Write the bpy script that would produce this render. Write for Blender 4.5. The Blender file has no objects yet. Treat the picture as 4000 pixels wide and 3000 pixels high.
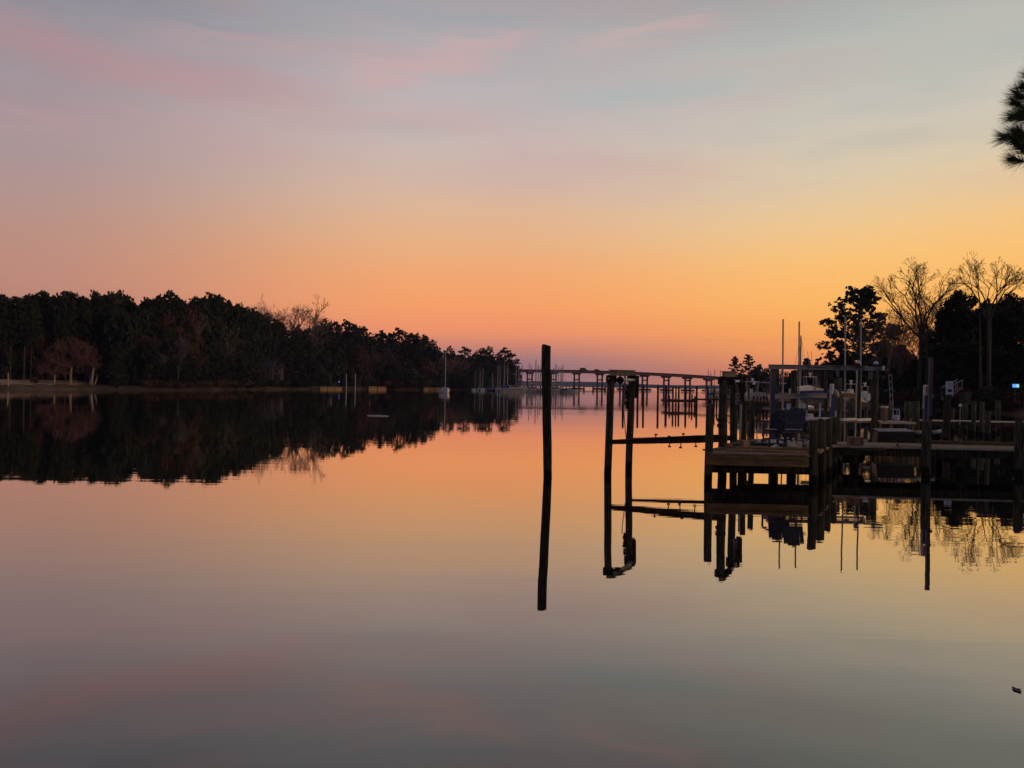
import bpy, math, random
import numpy as np
from mathutils import Vector, Matrix
R = math.radians
SC = bpy.context.scene
COL = SC.collection

# ------------------------------------------------------------------ camera
CAM_H = 2.2
F = 3000.0            # focal length in photograph pixels
HZ = 1504.0           # horizon row in the middle of the photograph
ROLL = math.radians(.96)   # the photograph is tilted: the horizon drops to the right
cam = bpy.data.cameras.new('camera'); co = bpy.data.objects.new('camera', cam); COL.objects.link(co)
co.location = (0, 0, CAM_H); co.rotation_euler = (Matrix.Rotation(R(90), 4, 'X') @ Matrix.Rotation(ROLL, 4, 'Z')).to_euler()
cam.sensor_width = 36; cam.lens = 27.0; cam.shift_y = 4/4000
cam.clip_start = 0.1; cam.clip_end = 9000
SC.camera = co
SC.view_settings.view_transform = 'Standard'; SC.view_settings.look = 'None'
SC.view_settings.exposure = 0.0; SC.view_settings.gamma = 1.0
SC.cycles.volume_bounces = 0
SC.cycles.max_bounces = 6
SC.cycles.transparent_max_bounces = 8

def lin(c):
    return tuple((v/255/12.92 if v/255 <= .04045 else ((v/255+.055)/1.055)**2.4) for v in c)

# ------------------------------------------------------------------ world
W = bpy.data.worlds.new('World'); SC.world = W; W.use_nodes = True
nt = W.node_tree; nt.nodes.clear(); N = nt.nodes; LK = nt.links
def mth(op, a, b=None, c=None, clamp=False):
    n = N.new('ShaderNodeMath'); n.operation = op; n.use_clamp = clamp
    for i, v in enumerate((a, b, c)):
        if v is None: continue
        if isinstance(v, (int, float)): n.inputs[i].default_value = v
        else: LK.new(v, n.inputs[i])
    return n.outputs[0]
def sstep(v, a, b):
    n = N.new('ShaderNodeMapRange'); n.interpolation_type = 'SMOOTHSTEP'
    LK.new(v, n.inputs[0]); n.inputs[1].default_value = a; n.inputs[2].default_value = b
    return n.outputs[0]
def mixc(f, a, b):
    n = N.new('ShaderNodeMix'); n.data_type = 'RGBA'
    if isinstance(f, (int, float)): n.inputs[0].default_value = f
    else: LK.new(f, n.inputs[0])
    for s, v in ((6, a), (7, b)):
        if isinstance(v, tuple): n.inputs[s].default_value = (*v, 1)
        else: LK.new(v, n.inputs[s])
    return n.outputs[2]
def ramp(v, stops):
    n = N.new('ShaderNodeValToRGB'); LK.new(v, n.inputs[0]); cr = n.color_ramp
    cr.interpolation = 'B_SPLINE' if False else 'EASE' if False else 'LINEAR'
    while len(cr.elements) < len(stops): cr.elements.new(0.5)
    for e, (p, c) in zip(cr.elements, stops):
        e.position = p; e.color = (*lin(c), 1)
    return n.outputs[0]
tc = N.new('ShaderNodeTexCoord'); sx = N.new('ShaderNodeSeparateXYZ'); LK.new(tc.outputs['Generated'], sx.inputs[0])
dx, dy, dz = sx.outputs
az = mth('MULTIPLY', mth('ARCTAN2', dx, dy), 180/math.pi)      # degrees, + to the right
el = mth('MULTIPLY', mth('ARCSINE', dz), 180/math.pi)
# gentle large-scale irregularity in the bands
mp = N.new('ShaderNodeMapping'); LK.new(tc.outputs['Generated'], mp.inputs[0]); mp.inputs['Scale'].default_value = (1.6, 1.6, 9)
nz = N.new('ShaderNodeTexNoise'); LK.new(mp.outputs[0], nz.inputs[0]); nz.inputs['Scale'].default_value = 1.2; nz.inputs['Detail'].default_value = 3
elw = mth('ADD', el, mth('MULTIPLY', mth('SUBTRACT', nz.outputs[0], 0.5), mth('MULTIPLY', el, 0.2)))
t = mth('DIVIDE', elw, 45, clamp=True)
def st(rows, k=1.0):   # rows: photograph row -> colour; k: cosine of the azimuth the column was read at
    out = []
    for y, c in rows: out.append((math.degrees(math.atan(max(0, HZ+3-y)*k/F))/45, c))
    return out
cen = ramp(t, st([(1507, (184,132,122)), (1465, (156,118,130)), (1415, (166,124,128)), (1365, (206,133,116)), (1300, (242,148,106)),
                  (1210, (250,159,102)), (1090, (244,167,110)), (940, (231,178,134)), (780, (219,183,156)), (590, (203,184,176)), (380, (188,179,180)),
                  (150, (176,170,172)), (-200, (154,150,154)), (-1400, (92,98,116))]))
rig = ramp(t, st([(1507, (236,132,88)), (1440, (250,144,88)), (1340, (255,160,86)), (1240, (255,172,88)), (1120, (255,187,100)),
                  (960, (250,196,122)), (800, (238,202,148)), (620, (221,202,170)), (420, (206,198,182)), (200, (192,190,180)), (0, (184,186,178)), (-200, (164,166,164)),
                  (-1400, (92,100,118))], .86))
lef = ramp(t, st([(1507, (150,104,112)), (1400, (164,116,114)), (1250, (186,130,116)), (1100, (190,138,122)), (950, (186,142,128)),
                  (800, (178,145,140)), (600, (166,146,148)), (400, (162,144,150)), (200, (154,136,142)), (0, (142,136,146)), (-200, (124,120,132)),
                  (-1400, (78,82,98))], .86))
rear = ramp(t, [(0, (92,84,96)), (.15, (104,92,108)), (.4, (96,98,116)), (1, (70,78,98))])
c1 = mixc(sstep(az, -2, 27), cen, rig)
c1 = mixc(sstep(mth('MULTIPLY', az, -1), 5, 35), c1, lef)
aa = mth('ABSOLUTE', mth('SUBTRACT', az, 14))
c1 = mixc(sstep(aa, 50, 125), c1, rear)
# warm core of the glow behind the right bank
g = mth('MULTIPLY', sstep(mth('ABSOLUTE', mth('SUBTRACT', az, 36)), 26, 0), sstep(mth('ABSOLUTE', mth('SUBTRACT', el, 7)), 9, 0))
c1 = mixc(mth('MULTIPLY', g, 0.35), c1, lin((255, 186, 92)))
# thin cloud veils: pink and slate streaks high in the sky
mc = N.new('ShaderNodeMapping'); LK.new(tc.outputs['Generated'], mc.inputs[0]); mc.inputs['Scale'].default_value = (1.3, 1.3, 8); mc.inputs['Rotation'].default_value = (0, R(-6), 0)
n1 = N.new('ShaderNodeTexNoise'); LK.new(mc.outputs[0], n1.inputs[0]); n1.inputs['Scale'].default_value = 1.7; n1.inputs['Detail'].default_value = 8; n1.inputs['Roughness'].default_value = .6
high = sstep(el, 9, 18)
slate = mth('MULTIPLY', mth('MULTIPLY', sstep(n1.outputs[0], .46, .72), high), .30)
c1 = mixc(slate, c1, lin((160, 166, 172)))
pk = mth('MULTIPLY', mth('MULTIPLY', sstep(n1.outputs[0], .54, .30), high), .34)
c1 = mixc(pk, c1, lin((196, 156, 160)))
# the bright pink streak
n2 = N.new('ShaderNodeTexNoise'); m2 = N.new('ShaderNodeMapping'); LK.new(tc.outputs['Generated'], m2.inputs[0]); m2.inputs['Scale'].default_value = (3, 3, 26); m2.inputs['Rotation'].default_value = (0, R(-9), 0)
LK.new(m2.outputs[0], n2.inputs[0]); n2.inputs['Scale'].default_value = 2.2; n2.inputs['Detail'].default_value = 9; n2.inputs['Roughness'].default_value = .6
def streak(a0, a1, e0, slope, wid, amt, col):
    global c1
    base = mth('ADD', mth('MULTIPLY', mth('SUBTRACT', az, (a0+a1)/2), slope), e0)
    d = mth('ABSOLUTE', mth('SUBTRACT', mth('ADD', el, mth('MULTIPLY', mth('SUBTRACT', n2.outputs[0], .5), 4.2)), base))
    f = mth('MULTIPLY', sstep(d, wid, 0), sstep(mth('ABSOLUTE', mth('SUBTRACT', az, (a0+a1)/2)), (a1-a0)/2, (a1-a0)/7))
    c1 = mixc(mth('MULTIPLY', f, amt), c1, lin(col))
streak(-15, 1, 22.3, .15, 1.3, .46, (214, 166, 166))
streak(-9, 3, 24.0, .10, 1.0, .32, (218, 170, 168))
streak(2, 17, 24.3, .08, 1.1, .34, (216, 178, 172))
streak(-42, -8, 20.0, -.05, 2.2, .42, (190, 142, 146))
streak(-30, -4, 22.6, .05, 1.3, .34, (196, 154, 158))
streak(-38, -16, 23.6, -.02, .9, .5, (146, 144, 156))
streak(2, 17, 20.6, .03, 1.2, .55, (168, 182, 180))
streak(-22, 6, 25.4, .02, 1.6, .5, (150, 162, 172))
streak(-26, 4, 18.6, .04, 1.8, .4, (196, 164, 164))
streak(6, 24, 3.6, -.04, .35, .25, (236, 140, 92))
# below the horizon: dim
c1 = mixc(sstep(el, 0, -3), c1, lin((96, 76, 80)))
sky = N.new('ShaderNodeTexSky'); sky.sky_type = 'NISHITA'; sky.sun_disc = False
sky.sun_elevation = R(4.0); sky.sun_rotation = R(116)
bg = N.new('ShaderNodeBackground'); LK.new(c1, bg.inputs[0]); bg.inputs[1].default_value = 1.09
bg2 = N.new('ShaderNodeBackground'); LK.new(sky.outputs[0], bg2.inputs[0]); bg2.inputs[1].default_value = 0.05
ms = N.new('ShaderNodeMixShader'); ms.inputs[0].default_value = 0.06
LK.new(bg.outputs[0], ms.inputs[1]); LK.new(bg2.outputs[0], ms.inputs[2])
ow = N.new('ShaderNodeOutputWorld'); LK.new(ms.outputs[0], ow.inputs[0])

sl = bpy.data.lights.new('sun', 'SUN'); sl.energy = 1.0; sl.angle = R(8); sl.color = (1, .62, .34)
so = bpy.data.objects.new('sun', sl); COL.objects.link(so)
sun_dir = Vector((math.sin(R(116))*math.cos(R(4)), math.cos(R(116))*math.cos(R(4)), math.sin(R(4))))
so.rotation_euler = sun_dir.to_track_quat('Z', 'Y').to_euler()
so.location = (60, 0, 40)

# ------------------------------------------------------------------ helpers
RS = math.sin(ROLL); LAST = [2000.0]
def X(px, D, py=HZ):                      # photograph column -> world x at distance D
    LAST[0] = px; return ((px-2000)+(py-HZ)*RS)/F*D
def Z(py, D, px=None):                    # photograph row -> height at distance D
    px = LAST[0] if px is None else px
    return CAM_H+(HZ-py+(px-2000)*RS)/F*D
def DF(py, px): return CAM_H*F/(py-HZ-(px-2000)*RS)   # row of a waterline -> distance
OFF = {}
def tag(o, label=None, cat=None, group=None, kind=None):
    if label: o['label'] = label
    if cat: o['category'] = cat
    if group: o['group'] = group
    if kind: o['kind'] = kind
    return o
def thing(name, loc, label, cat, group=None):
    o = bpy.data.objects.new(name, None); o.location = loc; o.empty_display_size = .2; COL.objects.link(o)
    OFF[o.name] = Vector(loc); return tag(o, label, cat, group)
def link_mesh(name, verts, faces, mat, parent=None, smooth=False, origin=None):
    me = bpy.data.meshes.new(name)
    off = OFF[parent.name] if parent else (Vector(origin) if origin else Vector((0, 0, 0)))
    v = np.array(verts, dtype=np.float64).reshape(-1, 3) - np.array(off)
    me.from_pydata(v.tolist(), [], faces)
    if smooth: me.polygons.foreach_set('use_smooth', [True]*len(me.polygons))
    me.materials.append(mat); me.update()
    o = bpy.data.objects.new(name, me); COL.objects.link(o)
    if parent: o.parent = parent; OFF[o.name] = off
    else: o.location = off; OFF[o.name] = off
    return o
class MB:
    def __init__(s): s.v = []; s.f = []
    def add(s, vs, fs):
        n = len(s.v); s.v += [tuple(p) for p in vs]; s.f += [tuple(i+n for i in f) for f in fs]; return s
    def box(s, c, size, rz=0, tilt=None):
        hx, hy, hz = size[0]/2, size[1]/2, size[2]/2
        m = Matrix.Rotation(rz, 3, 'Z')
        if tilt: m = m @ Matrix.Rotation(tilt[1], 3, tilt[0])
        vs = [Vector(c)+m @ Vector((a*hx, b*hy, d*hz)) for a in (-1, 1) for b in (-1, 1) for d in (-1, 1)]
        return s.add(vs, [(0,1,3,2), (4,6,7,5), (0,4,5,1), (2,3,7,6), (0,2,6,4), (1,5,7,3)])
    def bar(s, a, b, w, h, up=(0, 0, 1)):
        a = Vector(a); b = Vector(b); d = (b-a).normalized(); up = Vector(up)
        if abs(d.dot(up)) > .98: up = Vector((0, 1, 0))
        x = d.cross(up).normalized()*w/2; u = x.cross(d).normalized()*h/2
        vs = [a-x-u, a+x-u, a+x+u, a-x+u, b-x-u, b+x-u, b+x+u, b-x+u]
        return s.add(vs, [(0,3,2,1), (4,5,6,7), (0,1,5,4), (1,2,6,5), (2,3,7,6), (3,0,4,7)])
    def tube(s, pts, rads, n=8, cap=True):
        pts = [Vector(p) for p in pts]
        if isinstance(rads, (int, float)): rads = [rads]*len(pts)
        vs = []; fs = []; ref = None
        for i, p in enumerate(pts):
            d = (pts[min(i+1, len(pts)-1)]-pts[max(i-1, 0)]).normalized()
            if ref is None: ref = Vector((1, 0, 0)) if abs(d.x) < .8 else Vector((0, 1, 0))
            x = (ref-d*ref.dot(d)).normalized(); y = d.cross(x); ref = x
            for k in range(n):
                a = 2*math.pi*k/n; vs.append(p+(x*math.cos(a)+y*math.sin(a))*rads[i])
        for i in range(len(pts)-1):
            for k in range(n):
                fs.append((i*n+k, i*n+(k+1) % n, (i+1)*n+(k+1) % n, (i+1)*n+k))
        if cap: fs.append(tuple(range(n-1, -1, -1))); fs.append(tuple((len(pts)-1)*n+k for k in range(n)))
        return s.add(vs, fs)
    def prism(s, poly, axis0, th):   # poly: 3D points of a face; extruded by vector axis0*th
        n = len(poly); e = Vector(axis0)*th
        vs = [Vector(p) for p in poly]+[Vector(p)+e for p in poly]
        return s.add(vs, [tuple(range(n-1, -1, -1)), tuple(range(n, 2*n))]+[(i, (i+1) % n, n+(i+1) % n, n+i) for i in range(n)])
    def ball(s, c, r, n=10, sq=(1, 1, 1)):
        c = Vector(c); vs = []; fs = []
        for i in range(n//2+1):
            th = math.pi*i/(n//2)
            for k in range(n):
                a = 2*math.pi*k/n; vs.append(c+Vector((math.sin(th)*math.cos(a)*sq[0], math.sin(th)*math.sin(a)*sq[1], math.cos(th)*sq[2]))*r)
        for i in range(n//2):
            for k in range(n): fs.append((i*n+k, (i+1)*n+k, (i+1)*n+(k+1) % n, i*n+(k+1) % n))
        return s.add(vs, fs)
    def build(s, name, mat, parent=None, smooth=False, origin=None):
        return link_mesh(name, s.v, s.f, mat, parent, smooth, origin)
def copy_tree(o, parent=None):
    c = o.copy(); COL.objects.link(c); c.parent = parent
    for ch in list(o.children): copy_tree(ch, c)
    return c

def mat(name, col, rough=.7, var=.25, scale=3.0, stretch=(1, 1, 1), bump=0.0, spec=.3, metal=0.0, col2=None, emit=None, thresh=(.3, .7)):
    m = bpy.data.materials.new(name); m.use_nodes = True; t_ = m.node_tree; b = t_.nodes['Principled BSDF']
    b.inputs['Roughness'].default_value = rough; b.inputs['Metallic'].default_value = metal
    b.inputs['Specular IOR Level'].default_value = spec
    tcn = t_.nodes.new('ShaderNodeTexCoord'); mpn = t_.nodes.new('ShaderNodeMapping'); mpn.inputs['Scale'].default_value = stretch
    t_.links.new(tcn.outputs['Object'], mpn.inputs[0])
    nn = t_.nodes.new('ShaderNodeTexNoise'); nn.inputs['Scale'].default_value = scale; nn.inputs['Detail'].default_value = 5
    t_.links.new(mpn.outputs[0], nn.inputs[0])
    r = t_.nodes.new('ShaderNodeValToRGB'); t_.links.new(nn.outputs[0], r.inputs[0])
    r.color_ramp.elements[0].position = thresh[0]; r.color_ramp.elements[1].position = thresh[1]
    ca = tuple(v*(1-var) for v in col); cb = col2 if col2 else tuple(min(1, v*(1+var)) for v in col)
    r.color_ramp.elements[0].color = (*ca, 1); r.color_ramp.elements[1].color = (*cb, 1)
    t_.links.new(r.outputs[0], b.inputs['Base Color'])
    if bump:
        bp = t_.nodes.new('ShaderNodeBump'); bp.inputs['Strength'].default_value = 1; bp.inputs['Distance'].default_value = bump
        t_.links.new(nn.outputs[0], bp.inputs['Height']); t_.links.new(bp.outputs[0], b.inputs['Normal'])
    if emit:
        b.inputs['Emission Color'].default_value = (*emit[0], 1); b.inputs['Emission Strength'].default_value = emit[1]
    return m

def pile_mat(name, base, wet):
    m = mat(name, base, .85, .65, 7, (4, 4, .3), .02, .15, thresh=(.36, .62))
    t_ = m.node_tree; b = t_.nodes['Principled BSDF']; src = b.inputs['Base Color'].links[0].from_socket
    g_ = t_.nodes.new('ShaderNodeNewGeometry'); s_ = t_.nodes.new('ShaderNodeSeparateXYZ'); t_.links.new(g_.outputs['Position'], s_.inputs[0])
    n_ = t_.nodes.new('ShaderNodeTexNoise'); n_.inputs['Scale'].default_value = 9; t_.links.new(g_.outputs['Position'], n_.inputs[0])
    a_ = t_.nodes.new('ShaderNodeMath'); a_.operation = 'MULTIPLY_ADD'; t_.links.new(n_.outputs[0], a_.inputs[0]); a_.inputs[1].default_value = .18; t_.links.new(s_.outputs[2], a_.inputs[2])
    r_ = t_.nodes.new('ShaderNodeMapRange'); t_.links.new(a_.outputs[0], r_.inputs[0]); r_.inputs[1].default_value = .26; r_.inputs[2].default_value = .36
    mx = t_.nodes.new('ShaderNodeMix'); mx.data_type = 'RGBA'; t_.links.new(r_.outputs[0], mx.inputs[0]); mx.inputs[6].default_value = (*wet, 1); t_.links.new(src, mx.inputs[7])
    t_.links.new(mx.outputs[2], b.inputs['Base Color'])
    return m

M = {}
M['pile'] = pile_mat('weathered_piling', (.06, .056, .036), (.016, .014, .012))
M['pile_dark'] = pile_mat('creosote_piling', (.04, .034, .024), (.012, .01, .009))
M['deck'] = mat('deck_boards', (.22, .14, .09), .8, .35, 4, (1, 9, 1), .004)
M['deck_pale'] = mat('deck_edge_pale', (.42, .36, .31), .8, .25, 5, (1, 6, 1), .004)
M['beam'] = mat('treated_lumber', (.17, .11, .045), .85, .4, 3, (1, 1, 6), .006)
M['newwood'] = mat('new_lumber', (.32, .17, .11), .75, .3, 4, (1, 5, 1), .003)
M['alu'] = mat('weathered_aluminium', (.26, .25, .27), .55, .2, 3, (1, 1, 4), .001, .4)
M['alud'] = mat('dull_grey_metal', (.17, .16, .2), .6, .3, 3, (1, 1, 4), .001, .4)
M['galv'] = mat('grey_green_channel', (.17, .16, .12), .6, .25, 4, (1, 1, 1), .001)
M['rust'] = mat('rusted_steel', (.035, .016, .012), .85, .45, 7, (1, 1, 1), .006)
M['black'] = mat('black_rubber', (.012, .012, .014), .6, .3, 5)
M['white'] = mat('white_paint', (.62, .6, .6), .4, .1, 2, (1, 1, 1), 0, .4)
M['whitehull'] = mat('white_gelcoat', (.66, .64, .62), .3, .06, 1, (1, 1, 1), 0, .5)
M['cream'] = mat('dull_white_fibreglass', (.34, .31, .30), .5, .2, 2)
M['navy'] = mat('navy_plastic', (.05, .056, .105), .45, .25, 3, (1, 1, 1), 0, .3)
M['bluecover'] = mat('blue_canvas', (.02, .035, .16), .8, .3, 3)
M['paleblue'] = mat('pale_blue_plastic', (.48, .52, .70), .5, .2, 4)
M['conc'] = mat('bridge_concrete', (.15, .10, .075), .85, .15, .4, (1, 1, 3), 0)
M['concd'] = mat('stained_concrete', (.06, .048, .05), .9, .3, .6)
M['rail'] = mat('brown_railing', (.05, .022, .02), .8, .2, .5)
M['bark'] = mat('grey_bark', (.11, .09, .075), .9, .4, 5, (3, 3, .6), .02)
M['barkpale'] = mat('pale_bark', (.27, .215, .175), .9, .3, 4, (3, 3, .6), .02)
M['barkdk'] = mat('dark_bark', (.05, .04, .032), .9, .4, 5, (3, 3, .6), .02)
M['twigred'] = mat('reddish_twigs', (.10, .048, .04), .9, .3, 1)
M['twigdk'] = mat('dark_brown_twigs', (.045, .032, .022), .9, .3, 1)
M['twiggrey'] = mat('grey_brown_twigs', (.09, .072, .065), .9, .3, 1)
M['leaf'] = mat('dark_needles', (.022, .028, .013), .85, .55, .8, (1, 1, 1), 0, .08, 0, (.042, .047, .02))
M['leaf2'] = mat('olive_foliage', (.034, .034, .016), .8, .5, .7, (1, 1, 1), 0, .15)
M['leafred'] = mat('russet_foliage', (.085, .035, .026), .85, .4, .6, (1, 1, 1), 0, .1)
M['leafnear'] = mat('pine_needles', (.03, .05, .025), .6, .4, 8, (1, 1, 1), 0, .3)
M['reed'] = mat('russet_marsh_grass', (.13, .065, .04), .9, .4, .5)
M['ground'] = mat('bank_soil_and_straw', (.11, .085, .05), .95, .5, .25, (1, 1, 1), 0, .05, 0, (.16, .12, .075))
M['lawn'] = mat('tan_winter_lawn', (.46, .29, .19), .95, .3, .2, (1, 1, 1), 0, .05)
M['bulk'] = mat('bulkhead_boards', (.36, .22, .10), .85, .35, 1.2, (3, 3, .3), .01)
M['roof'] = mat('dark_shingles', (.03, .024, .026), .9, .3, 1)
M['roofred'] = mat('red_brown_roof', (.22, .07, .05), .8, .2, 1)
M['roofblue'] = mat('blue_roof_tarp', (.04, .16, .5), .6, .2, 1)
M['wall'] = mat('house_siding', (.2, .17, .15), .85, .15, 1, (1, 1, 8))
M['walld'] = mat('dark_siding', (.035, .022, .022), .85, .2, 1, (1, 1, 8))
M['glass'] = mat('window_glass', (.03, .03, .04), .08, .2, 1, (1, 1, 1), 0, .8)
M['rope'] = mat('braided_rope', (.2, .12, .06), .9, .3, 30)
M['red'] = mat('red_paint', (.5, .05, .04), .5, .2, 3)
M['leafdry'] = mat('dead_leaf', (.035, .012, .016), .7, .3, 20)
M['pipe'] = mat('grey_white_pvc', (.42, .40, .40), .5, .12, 2, (1, 1, .3))
M['poleg'] = mat('slate_painted_pole', (.075, .07, .105), .55, .2, 2, (1, 1, .3))
M['screen'] = mat('lit_screen', (.05, .08, .2), .3, .1, 1, emit=((.12, .30, 1.0), 1.3))
M['screen2'] = mat('lit_screen_pale', (.05, .2, .1), .3, .1, 1, emit=((.35, .95, .75), .8))

# ------------------------------------------------------------------ water
def water_material():
    m = bpy.data.materials.new('calm_creek_water'); m.use_nodes = True; t_ = m.node_tree; t_.nodes.clear(); n_ = t_.nodes; l_ = t_.links
    g_ = n_.new('ShaderNodeNewGeometry'); s_ = n_.new('ShaderNodeSeparateXYZ'); l_.new(g_.outputs['Position'], s_.inputs[0])
    def noise(sc, det, rough=.5):
        mp_ = n_.new('ShaderNodeMapping'); mp_.inputs['Scale'].default_value = sc; l_.new(g_.outputs['Position'], mp_.inputs[0])
        q = n_.new('ShaderNodeTexNoise'); q.inputs['Scale'].default_value = 1; q.inputs['Detail'].default_value = det; q.inputs['Roughness'].default_value = rough
        l_.new(mp_.outputs[0], q.inputs[0]); return q.outputs[0]
    def mt(op, a, b=None, c=None):
        q = n_.new('ShaderNodeMath'); q.operation = op
        for i, v in enumerate((a, b, c)):
            if v is None: continue
            if isinstance(v, (int, float)): q.inputs[i].default_value = v
            else: l_.new(v, q.inputs[i])
        return q.outputs[0]
    def mr(v, a, b, c, d):
        q = n_.new('ShaderNodeMapRange'); l_.new(v, q.inputs[0]); q.inputs[1].default_value = a; q.inputs[2].default_value = b; q.inputs[3].default_value = c; q.inputs[4].default_value = d; return q.outputs[0]
    h1 = mt('MULTIPLY', noise((.11, 2.3, 1), 3), .0019)          # small ripples
    h2 = mt('MULTIPLY', noise((.05, .42, 1), 2), .005)           # long low swell
    far = mr(s_.outputs[1], 40, 330, .6, 3.0)
    patch = mr(noise((.02, .11, 1), 3), .40, .64, .45, 2.0)
    h = mt('MULTIPLY', mt('MULTIPLY', mt('ADD', h1, h2), far), patch)
    bp = n_.new('ShaderNodeBump'); bp.inputs['Strength'].default_value = 1; bp.inputs['Distance'].default_value = 1; l_.new(h, bp.inputs['Height'])
    rough = mr(s_.outputs[1], 360, 430, .012, .11)
    lw = n_.new('ShaderNodeLayerWeight'); lw.inputs[0].default_value = .5; l_.new(bp.outputs[0], lw.inputs['Normal'])
    fr = n_.new('ShaderNodeValToRGB'); l_.new(lw.outputs['Facing'], fr.inputs[0])      # reflectance against angle
    while len(fr.color_ramp.elements) < 6: fr.color_ramp.elements.new(.5)
    for e, (p, q) in zip(fr.color_ramp.elements, ((0, .12), (.5, .19), (.64, .29), (.775, .56), (.9, .83), (1, 1))): e.position = p; e.color = (q, q, q, 1)
    gl = n_.new('ShaderNodeBsdfGlossy'); gl.inputs[0].default_value = (1, .965, .905, 1); l_.new(rough, gl.inputs['Roughness']); l_.new(bp.outputs[0], gl.inputs['Normal'])
    df = n_.new('ShaderNodeBsdfDiffuse'); df.inputs[0].default_value = (.018, .016, .014, 1)
    mx = n_.new('ShaderNodeMixShader'); l_.new(fr.outputs[0], mx.inputs[0]); l_.new(df.outputs[0], mx.inputs[1]); l_.new(gl.outputs[0], mx.inputs[2])
    o_ = n_.new('ShaderNodeOutputMaterial'); l_.new(mx.outputs[0], o_.inputs[0]); return m
M['water'] = water_material()
o = link_mesh('water', [(-3000, -60, 0), (3000, -60, 0), (3000, 3000, 0), (-3000, 3000, 0)], [(0, 1, 2, 3)], M['water']); tag(o, kind='structure')
o = link_mesh('creek_bed', [(-3000, -60, -2.5), (3000, -60, -2.5), (3000, 3000, -2.5), (-3000, 3000, -2.5)], [(0, 1, 2, 3)], M['ground']); tag(o, kind='structure')

# ------------------------------------------------------------------ land
LEFT = [(-1400, 50), (-600, 62), (-200, 98), (-111, 115), (-95, 124), (-86.7, 130), (-80, 143), (-66.7, 154), (-63.3, 190), (-53.4, 229), (-41.7, 250), (-26.4, 264), (-14.6, 293), (0, 328), (2.2, 345),
        (-1, 400), (-3, 440), (2, 485), (-25, 560), (-200, 800), (-1400, 850)]
RIGHT = [(8.5, -40), (8.0, 1), (8.8, 5), (10.5, 8.8), (14.5, 11), (21, 16), (28, 24), (42, 40), (50, 60), (52, 76), (51.3, 82.7), (50.4, 95), (53.7, 115), (62, 150), (70, 200), (95, 300), (114, 380),
         (134, 470), (152, 560), (330, 800), (1400, 900), (1400, -40)]
NEAR = [(-60, -55), (-60, -1.5), (-12, -.6), (-3, 0.2), (3, .6), (8.6, 1.2), (12, -55)]
def sdist(px, py, poly):
    P = np.array(poly, float); d2 = np.full(px.shape, 1e18); inside = np.zeros(px.shape, bool)
    for i in range(len(P)):
        a = P[i]; b = P[(i+1) % len(P)]; e = b-a
        tt = np.clip(((px-a[0])*e[0]+(py-a[1])*e[1])/(e@e), 0, 1)
        d2 = np.minimum(d2, (px-a[0]-tt*e[0])**2+(py-a[1]-tt*e[1])**2)
        c = ((a[1] > py) != (b[1] > py)) & (px < (b[0]-a[0])*(py-a[1])/(b[1]-a[1]+1e-12)+a[0]); inside ^= c
    d = np.sqrt(d2); return np.where(inside, d, -d)
def hl(x, y):
    s = sdist(x, y, LEFT); up = np.clip(s-5, 0, 200)
    k = np.clip((-x-30)/40, 0, 1)
    return np.where(s > 0, np.minimum(s*.45, .9)+np.minimum(up*.08, 5)*(.15+.85*k), s*.35)
def hr(x, y):
    s = sdist(x, y, RIGHT); up = np.clip(s-6, 0, 200)
    return np.where(s > 0, np.minimum(s*.4, 1.3)+np.minimum(up*.06, 3), s*.35)
def hn(x, y):
    s = sdist(x, y, NEAR); return np.where(s > 0, np.minimum(s*.5, .9), s*.6)
def terrain(name, xs, ys, fn, material):
    gx, gy = np.meshgrid(xs, ys); z = fn(gx, gy)+(np.sin(gx*.9+gy*.4)*np.cos(gy*1.1-gx*.3))*.06
    nx, ny = len(xs), len(ys); v = np.stack([gx.ravel(), gy.ravel(), z.ravel()], 1)
    keep = z > -2.2; fs = []
    for j in range(ny-1):
        for i in range(nx-1):
            if keep[j, i] or keep[j+1, i] or keep[j, i+1] or keep[j+1, i+1]:
                a = j*nx+i; fs.append((a, a+1, a+nx+1, a+nx))
    used = sorted({i for f in fs for i in f}); idx = {u: k for k, u in enumerate(used)}
    o = link_mesh(name, v[used], [tuple(idx[i] for i in f) for f in fs], material, None, True); tag(o, kind='structure'); return o
terrain('ground', np.concatenate([np.arange(-1390, -250, 30), np.arange(-250, 20, 1.7)]), np.concatenate([np.arange(50, 350, 1.7), np.arange(350, 860, 8)]), hl, M['ground'])
terrain('ground', np.concatenate([np.arange(5, 60, 1.2), np.arange(60, 240, 5), np.arange(240, 1400, 60)]), np.concatenate([np.arange(-40, 90, 1.2), np.arange(90, 640, 5), np.arange(640, 900, 30)]), hr, M['ground'])
terrain('ground', np.arange(-60, 12, .8), np.arange(-55, 3, .6), hn, M['ground'])
def g1(fn, x, y): return float(fn(np.array([float(x)]), np.array([float(y)]))[0])

# far wooded hills beyond the wide river
rs = random.Random(5); v = []; f = []; n = 260
for i in range(n):
    x = -1500+3000*i/(n-1); y = 2500+60*math.sin(i*.13)
    h = 12.5+3.2*math.exp(-((x-190)/190)**2)+1.1*math.sin(i*.21)+1.6*math.sin(i*.083+2)+rs.uniform(-.7, .7)
    for yy, zz in ((y-60, -.5), (y-45, h*.55), (y, h), (y+120, h*.8), (y+200, -.5)): v.append((x, yy, zz))
for i in range(n-1):
    for k in range(4): a = i*5+k; f.append((a, a+5, a+6, a+1))
M['hill'] = mat('far_woods', (.035, .045, .05), .95, .3, .02)
tag(link_mesh('hills', v, f, M['hill'], None, True), kind='structure')

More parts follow.
